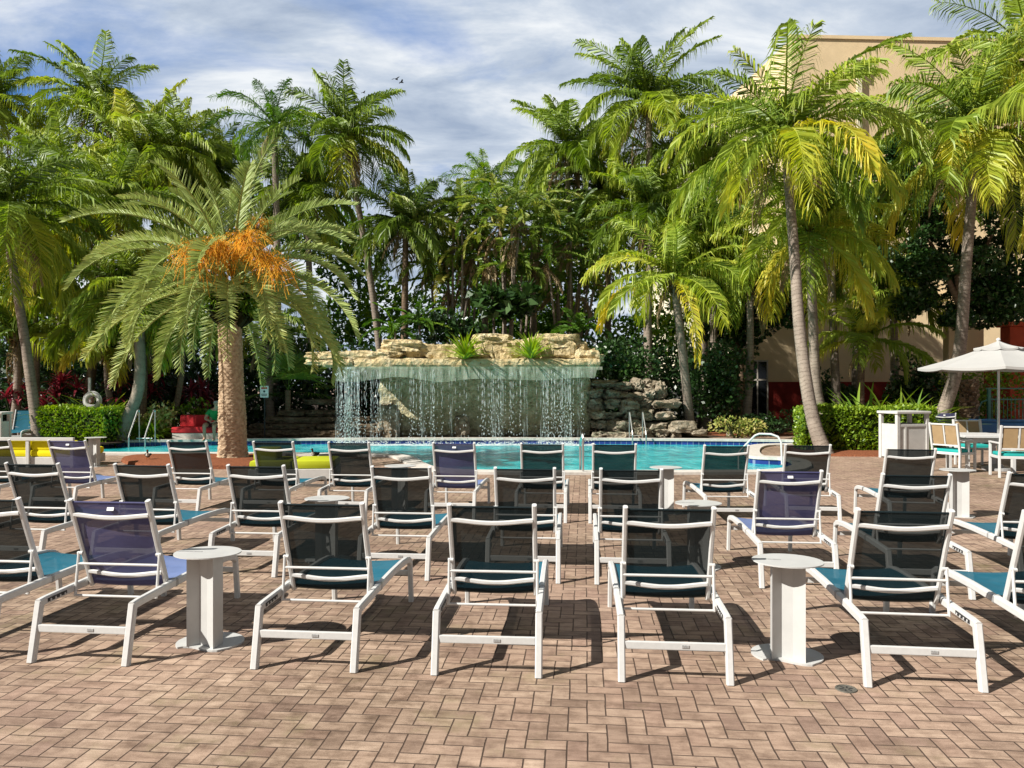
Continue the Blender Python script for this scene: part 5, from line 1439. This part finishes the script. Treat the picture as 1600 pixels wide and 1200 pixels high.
# ------------------------------------------------------------------ dining set under the umbrella
M['tan_mesh'] = sling('tan_sling', (.40, .28, .15), .08)
M['aqua'] = simple('aqua_cushion', (.02, .36, .33), .7, .2, ns=6)
M['canvas'] = simple('off_white_canvas', (.40, .395, .375), .85, .1, ns=3, amt=.06)
tb = empty('dining_table', GX(1532, 15.6), R(-8), 'white square dining table beneath the umbrella', 'table')
mb = MB(); mb.bbox((0, 0, .715), (1.0, 1.0, .05), .008); mb.build('table_top', M['white'], tb)
for sx in (-1, 1):
    for sy in (-1, 1):
        mb = MB(); mb.bbox((sx * .42, sy * .42, .345), (.07, .07, .69), .006); mb.build('leg', M['white'], tb)
mb = MB()
for s in (-1, 1): mb.box((0, s * .42, .64), (.77, .03, .09)); mb.box((s * .42, 0, .64), (.03, .77, .09))
mb.build('apron', M['white'], tb)
def dchair(label, loc, rz, w=.56):
    root = empty('dining_chair', loc, rz, label, 'chair', 'white chairs with tan slings at the dining table')
    # faces +y
    for sx in (-1, 1):
        x = sx * (w / 2)
        mb = MB(); mb.sweep([(x, -.25, 0), (x, -.24, .42), (x, -.34, .98)], rect_prof(.04, .05, .006), (0, 1, 0)); mb.build('leg', M['white'], root)
        mb = MB(); mb.bbox((x, .24, .315), (.04, .05, .63), .006); mb.build('leg', M['white'], root)
        mb = MB(); mb.bbox((x, 0, .645), (.05, .54, .03), .008); mb.build('armrest', M['white'], root)
        mb = MB(); mb.bbox((x, 0, .38), (.03, .44, .05), .005); mb.build('side_rail', M['white'], root)
    for y, z in ((.24, .38), (-.25, .38)):
        mb = MB(); mb.bbox((0, y, z), (w - .042, .03, .05), .005); mb.build('seat_rail', M['white'], root)
    for y, z in ((-.335, .955), (-.262, .54)):
        mb = MB(); mb.bbox((0, y, z), (w - .042, .03, .03), .004); mb.build('back_rail', M['white'], root)
    for s in (-1, 1):
        mb = MB(); mb.bbox((s * (w / 4 - .006), -.298, .748), (w / 2 - .06, .008, .385), .002, rx=R(10)); mb.build('back_sling', M['tan_mesh'], root)
    mb = MB(); mb.bbox((0, -.299, .748), (.028, .02, .39), .003, rx=R(10)); mb.build('back_stile', M['white'], root)
    mb = MB(); mb.bbox((0, 0, .43), (w - .06, .46, .07), .025); mb.build('seat_cushion', M['aqua'], root, True)
dchair('dining chair at the left of the table, tan sling back seen at an angle', GX(1490, 15.4), R(-62))
dchair('dining chair behind the table facing the camera', GX(1523, 16.5), R(176))
dchair('dining chair nearest the camera at the right edge, tan back towards us', GX(1583, 14.55), R(-14), .62)
um = empty('umbrella', GX(1560, 15.7), 0, 'white market umbrella over the dining table at the right edge', 'umbrella')
mb = MB(); mb.tube([(0, 0, .1), (0, 0, 2.60)], .024, 10); mb.build('pole', M['steel'], um)
mb = MB(); mb.lathe([(.30, 0), (.30, .05), (.1, .09), (.04, .13), (.04, .28)], 24); mb.build('base', M['badge'], um)
def canopy(r0, z0, r1, z1, n=8, sag=.05, rot=.3, val=.11):
    vs = []; fs = []; m = 8; k_ = 6
    for j in range(m + 1):
        t = j / m
        for i in range(n * k_):
            u = (i % k_) / k_; a0 = rot + 2 * math.pi * (i // k_) / n; a1 = a0 + 2 * math.pi / n
            r = r0 + (r1 - r0) * t
            x = math.cos(a0) * (1 - u) + math.cos(a1) * u; y = math.sin(a0) * (1 - u) + math.sin(a1) * u
            z = z0 + (z1 - z0) * (t ** .88) - sag * math.sin(math.pi * t) * .3 - sag * (4 * u * (1 - u)) * t * .6
            vs.append((x * r, y * r, z))
    N = n * k_
    for j in range(m):
        for i in range(N): fs.append((j * N + i, j * N + (i + 1) % N, (j + 1) * N + (i + 1) % N, (j + 1) * N + i))
    if val:
        b = len(vs)
        vs += [(x * 1.0, y * 1.0, z - val) for x, y, z in vs[m * N:(m + 1) * N]]
        for i in range(N): fs.append((m * N + i, m * N + (i + 1) % N, b + (i + 1) % N, b + i))
    return vs, fs
mb = MB(); mb.add(*canopy(.10, 2.58, 1.46, 2.09, val=.05)); cn = mb.build('canopy', M['canvas'], um, False, False)
mb = MB(); mb.add(*canopy(.02, 2.63, .44, 2.49, val=.04)); mb.build('vent', M['canvas'], um, False, False)
mb = MB(); mb.lathe([(.0, 2.70), (.03, 2.685), (.042, 2.655), (.03, 2.625), (.02, 2.60)], 12); mb.build('finial', M['white'], um, True)
for k in range(8):
    a = .3 + 2 * math.pi * k / 8
    mb = MB(); mb.tube([(.03 * math.cos(a), .03 * math.sin(a), 2.50), (1.42 * math.cos(a), 1.42 * math.sin(a), 2.05)], .010, 5); mb.build('rib', M['steel'], um)
# plain loungers in the distance
def far_lounger(kind, px, d, rz, label):
    o = copy_tree(protos[kind]); o.location = GX(px, d); o.rotation_euler = (0, 0, rz); tag(o, label, 'sun lounger', 'sun loungers in rows on the pavers')
    if kind == 'teal':
        for ch in o.children:
            if ch.name.split('.')[0] == 'backrest': ch.data = ch.data.copy(); ch.data.materials[0] = M['teal_seat']  # sunlit backrest front takes the unshaded copy of the fabric
far_lounger('teal', 47, 23.9, R(-168), 'teal sun lounger in the shade beside the left hedge')
far_lounger('navy', 1478, 20.5, R(-22), 'navy blue sun lounger behind the dining set at the foot of the leaning palm')
# stubby dark palm stump with old leaf bases
st_ = empty('palm_stump', GX(1514, 23.5), 0, 'dark shaggy palm stump behind the dining set', 'palm stump')
mb = MB()
for i in range(120):
    a = i * 2.39996; z = .1 + 1.75 * i / 120; r = .17 + .05 * (i % 3) / 2
    mb.box((r * math.cos(a), r * math.sin(a), z), (.2, .12, .06), rz=a, ry=-.9)
mb.build('leaf_bases', M['bark_brown'], st_)
mb = MB(); mb.tube([(0, 0, 0), (0, 0, 1.9)], .17, 12); mb.build('trunk', M['bark_brown'], st_)
# drain in the pavers
dr = empty('floor_drain', G(1322, 1077), 0, 'round grey drain cover set in the pavers at lower right', 'drain cover')
M['iron'] = simple('weathered_iron', (.16, .15, .125), .7, .3, .3, ns=40, amt=.5)
mb = MB(); mb.lathe([(0, .003), (.048, .003), (.05, .006), (.058, .006), (.06, .001)], 28); mb.build('cover', M['iron'], dr)
mb = MB()
for k in range(6):
    a = k * math.pi / 3; mb.box((.026 * math.cos(a), .026 * math.sin(a), .0042), (.022, .007, .002), rz=a)
mb.build('slot', M['dark_slot'], dr)

# ------------------------------------------------------------------ birds
M['bird'] = simple('dark_feathers', (.03, .028, .025), .7); M['birdw'] = simple('pale_feathers', (.55, .5, .42), .7)
def sky_bird(px, py, d, lab, roll):
    root = empty('flying_bird', W(px, py, d), roll, lab, 'bird', 'birds flying in the sky')
    mb = MB(); mb.tube([(-.22, 0, 0), (-.1, 0, .02), (.08, 0, .03), (.2, 0, .02), (.27, 0, 0)], .07, 8, scales=[.15, .7, 1, .6, .1]); mb.build('body', M['bird'], root, True)
    for s in (-1, 1):
        mb = MB(); mb.add([(.12, 0, .04), (-.08, 0, .04), (-.06, s * .35, .16), (.1, s * .33, .18), (-.1, s * .62, .10), (-.02, s * .62, .11), (.1, 0, .02), (-.06, s * .34, .145)], [(0, 1, 2, 3), (3, 2, 4, 5), (6, 0, 3), (6, 7, 1)]); mb.build('wing', M['bird'], root)
sky_bird(619, 124, 80, 'upper left bird of the close pair flying in mid sky', .9)
sky_bird(627, 129, 80, 'lower right bird of the close pair flying in mid sky', .4)
sky_bird(568, 145, 110, 'lone tiny bird flying lower left of the pair', .7)
def duck(loc, rz, lab, s=1.0):
    root = empty('duck', loc, rz, lab, 'bird', 'birds by the pool')
    S_ = lambda P: [tuple(c * s for c in p) for p in P]
    mb = MB(); mb.tube(S_([(-.30, 0, .20), (-.2, 0, .17), (-.05, 0, .17), (.10, 0, .19), (.17, 0, .26), (.18, 0, .36), (.21, 0, .41), (.26, 0, .41)]), .10 * s, 12, scales=[.15, .7, 1.0, .85, .42, .32, .42, .2], up=(0, 1, 0)); b = mb.build('body', M['bird'], root, True)
    mb = MB(); mb.tube(S_([(.05, 0, .145), (.14, 0, .20), (.185, 0, .29)]), .075 * s, 10, scales=[.5, 1, .5], up=(0, 1, 0)); mb.build('breast', M['birdw'], root, True)
    mb = MB(); mb.tube(S_([(.25, 0, .405), (.33, 0, .395)]), .016 * s, 6, scales=[1, .5], up=(0, 1, 0)); mb.build('bill', M['fruit'], root)
    for k in (-1, 1):
        mb = MB(); mb.tube(S_([(.0, k * .05, .10), (.01, k * .05, .0), (.06, k * .05, .004)]), .010 * s, 6, up=(0, 1, 0)); mb.build('leg', M['fruit'], root)
        mb = MB(); mb.tube(S_([(-.30, k * .05, .23), (-.12, k * .095, .21), (.08, k * .085, .22)]), .055 * s, 8, scales=[.15, 1, .4], up=(0, 1, 0)); mb.build('wing', M['bird'], root, True)
q = G(231, 724); duck(Vector((q.x, q.y, .09)), R(-70), 'dark bird with pale breast standing on the red mulch', .5)
q = W(492, 716, 18.2); duck(Vector((q.x, q.y, 0.0)), R(-110), 'dark bird at the pool edge behind the lime daybed', .55)

# ------------------------------------------------------------------ person on the red daybed
M['skin'] = simple('skin', (.48, .27, .18), .5, .4, ns=12, amt=.08)
M['shirt'] = simple('green_shirt', (.03, .30, .09), .8, .15, ns=10)
M['shorts'] = simple('dark_red_shorts', (.12, .02, .025), .8, .15, ns=10)
M['greyhair'] = simple('grey_hair', (.35, .32, .30), .7, .2, ns=40)
M['phone'] = simple('phone_case', (.5, .05, .05), .4)
def skin_mesh(name, verts, edges, radii, mat, parent, sub=1):
    me = bpy.data.meshes.new(name); me.from_pydata(verts, edges, [])
    o = bpy.data.objects.new(name, me); COL.objects.link(o)
    m = o.modifiers.new('skin', 'SKIN')
    me.skin_vertices[0].data if me.skin_vertices else None
    for i, r in enumerate(radii):
        sv = me.skin_vertices[0].data[i]; sv.radius = (r, r) if isinstance(r, (int, float)) else r
        sv.use_root = (i == 0)
    m2 = o.modifiers.new('sub', 'SUBSURF'); m2.levels = sub; m2.render_levels = sub
    dg = bpy.context.evaluated_depsgraph_get()
    em = bpy.data.meshes.new_from_object(o.evaluated_get(dg))
    bpy.data.objects.remove(o); em.name = name
    em.shade_smooth(); em.materials.clear()
    return link_mesh(name, em, mat, parent)
pb = GX(333, 24.12)
pe = empty('person', Vector((pb.x, pb.y, 0)), 0, 'person in a green shirt hunched forward on the red daybed, half behind the date palm', 'person')
# sits facing the pool, turned to the right, leaning forward over the hands
Vv = []; Ee = []; Rr = []
def nd(p, r, prev=None):
    Vv.append(p); Rr.append(r)
    if prev is not None: Ee.append((prev, len(Vv) - 1))
    return len(Vv) - 1
pel = nd((0, .05, .50), .145)
sp1 = nd((.02, .02, .68), .135, pel); sp2 = nd((.07, -.04, .84), .15, sp1); nk = nd((.13, -.11, .99), .06, sp2); hd = nd((.165, -.15, 1.07), .07, nk); hd2 = nd((.185, -.17, 1.15), .095, hd); hd3 = nd((.18, -.165, 1.21), .075, hd2)
hands = []
for s in (-1, 1):
    sh = nd((.06 + .155 * s, -.04 + .03 * s, .90), .062, sp2); el = nd((.06 + .24 * s, -.18, .68), .046, sh); wr = nd((.16 + .07 * s, -.38, .60), .030, el)
    pm = nd((.17 + .045 * s, -.44, .605), (.036, .020), wr)
    for k in range(4):
        a = nd((.17 + .045 * s + (k - 1.5) * .018, -.49 - .004 * (2 - abs(k - 1.5)), .60), .009, pm); b = nd((.17 + .03 * s + (k - 1.5) * .018, -.525, .585), .008, a); nd((.17 + .015 * s + (k - 1.5) * .017, -.53, .56), .007, b)
    t = nd((.17 + .015 * s, -.44, .625), .010, pm); nd((.17, -.475, .635), .008, t)
    hip = nd((.11 * s, -.02, .49), .10, pel); kn = nd((.05 + .15 * s, -.44, .50), .066, hip); an = nd((.07 + .15 * s, -.47, .10), .042, kn); hl = nd((.07 + .15 * s, -.50, .045), .042, an); nd((.075 + .15 * s, -.62, .035), .034, hl)
skin_mesh('body', Vv, Ee, Rr, M['skin'], pe, 2)
# clothes: slightly larger shells over torso, sleeves and thighs
Vv, Ee, Rr = [], [], []
pel = nd((0, .05, .52), .165); sp1 = nd((.02, .02, .68), .155, pel); sp2 = nd((.07, -.04, .84), .168, sp1); nd((.115, -.095, .95), .085, sp2)
for s in (-1, 1):
    sh = nd((.06 + .155 * s, -.04 + .03 * s, .90), .078, sp2); nd((.06 + .215 * s, -.13, .77), .068, sh)
skin_mesh('shirt', Vv, Ee, Rr, M['shirt'], pe, 2)
Vv, Ee, Rr = [], [], []
pel = nd((0, .05, .49), .158)
for s in (-1, 1):
    hip = nd((.11 * s, -.02, .49), .115, pel); nd((.03 + .14 * s, -.34, .50), .088, hip)
skin_mesh('shorts', Vv, Ee, Rr, M['shorts'], pe, 2)
mb = MB(); c = Vector((.185, -.165, 1.165))
mb.lathe([(.104, .0), (.103, .03), (.09, .07)], 16, c); mb.build('hair', M['greyhair'], pe, True)
mb = MB()
f = Vector((.215, -.275, 1.14))
mb.tube([f + Vector((0, .01, .03)), f + Vector((.006, -.012, -.01))], .012, 6); mb.build('nose', M['skin'], pe, True)
mb = MB()
for s in (-1, 1): mb.lathe([(0, -.008), (.009, 0), (0, .008)], 8, f + Vector((s * .034, .012, .03)))
mb.build('eyes', M['dark_slot'], pe)
mb = MB(); mb.tube([f + Vector((-.028, .02, -.05)), f + Vector((0, .006, -.052)), f + Vector((.028, .02, -.05))], .006, 6); mb.build('mouth', M['shorts'], pe)
for s in (-1, 1):
    mb = MB(); mb.lathe([(0, -.03), (.012, -.02), (.016, 0), (.012, .02), (0, .03)], 8, c + Vector((s * .098, -.01, -.02))); mb.build('ear', M['skin'], pe, True)
mb = MB(); mb.bbox((.17, -.505, .612), (.075, .14, .010), .004, rx=R(25)); o = mb.build('phone', M['phone']); o.location = pe.location; tag(o, 'small reddish phone in the hands of the seated person', 'phone')
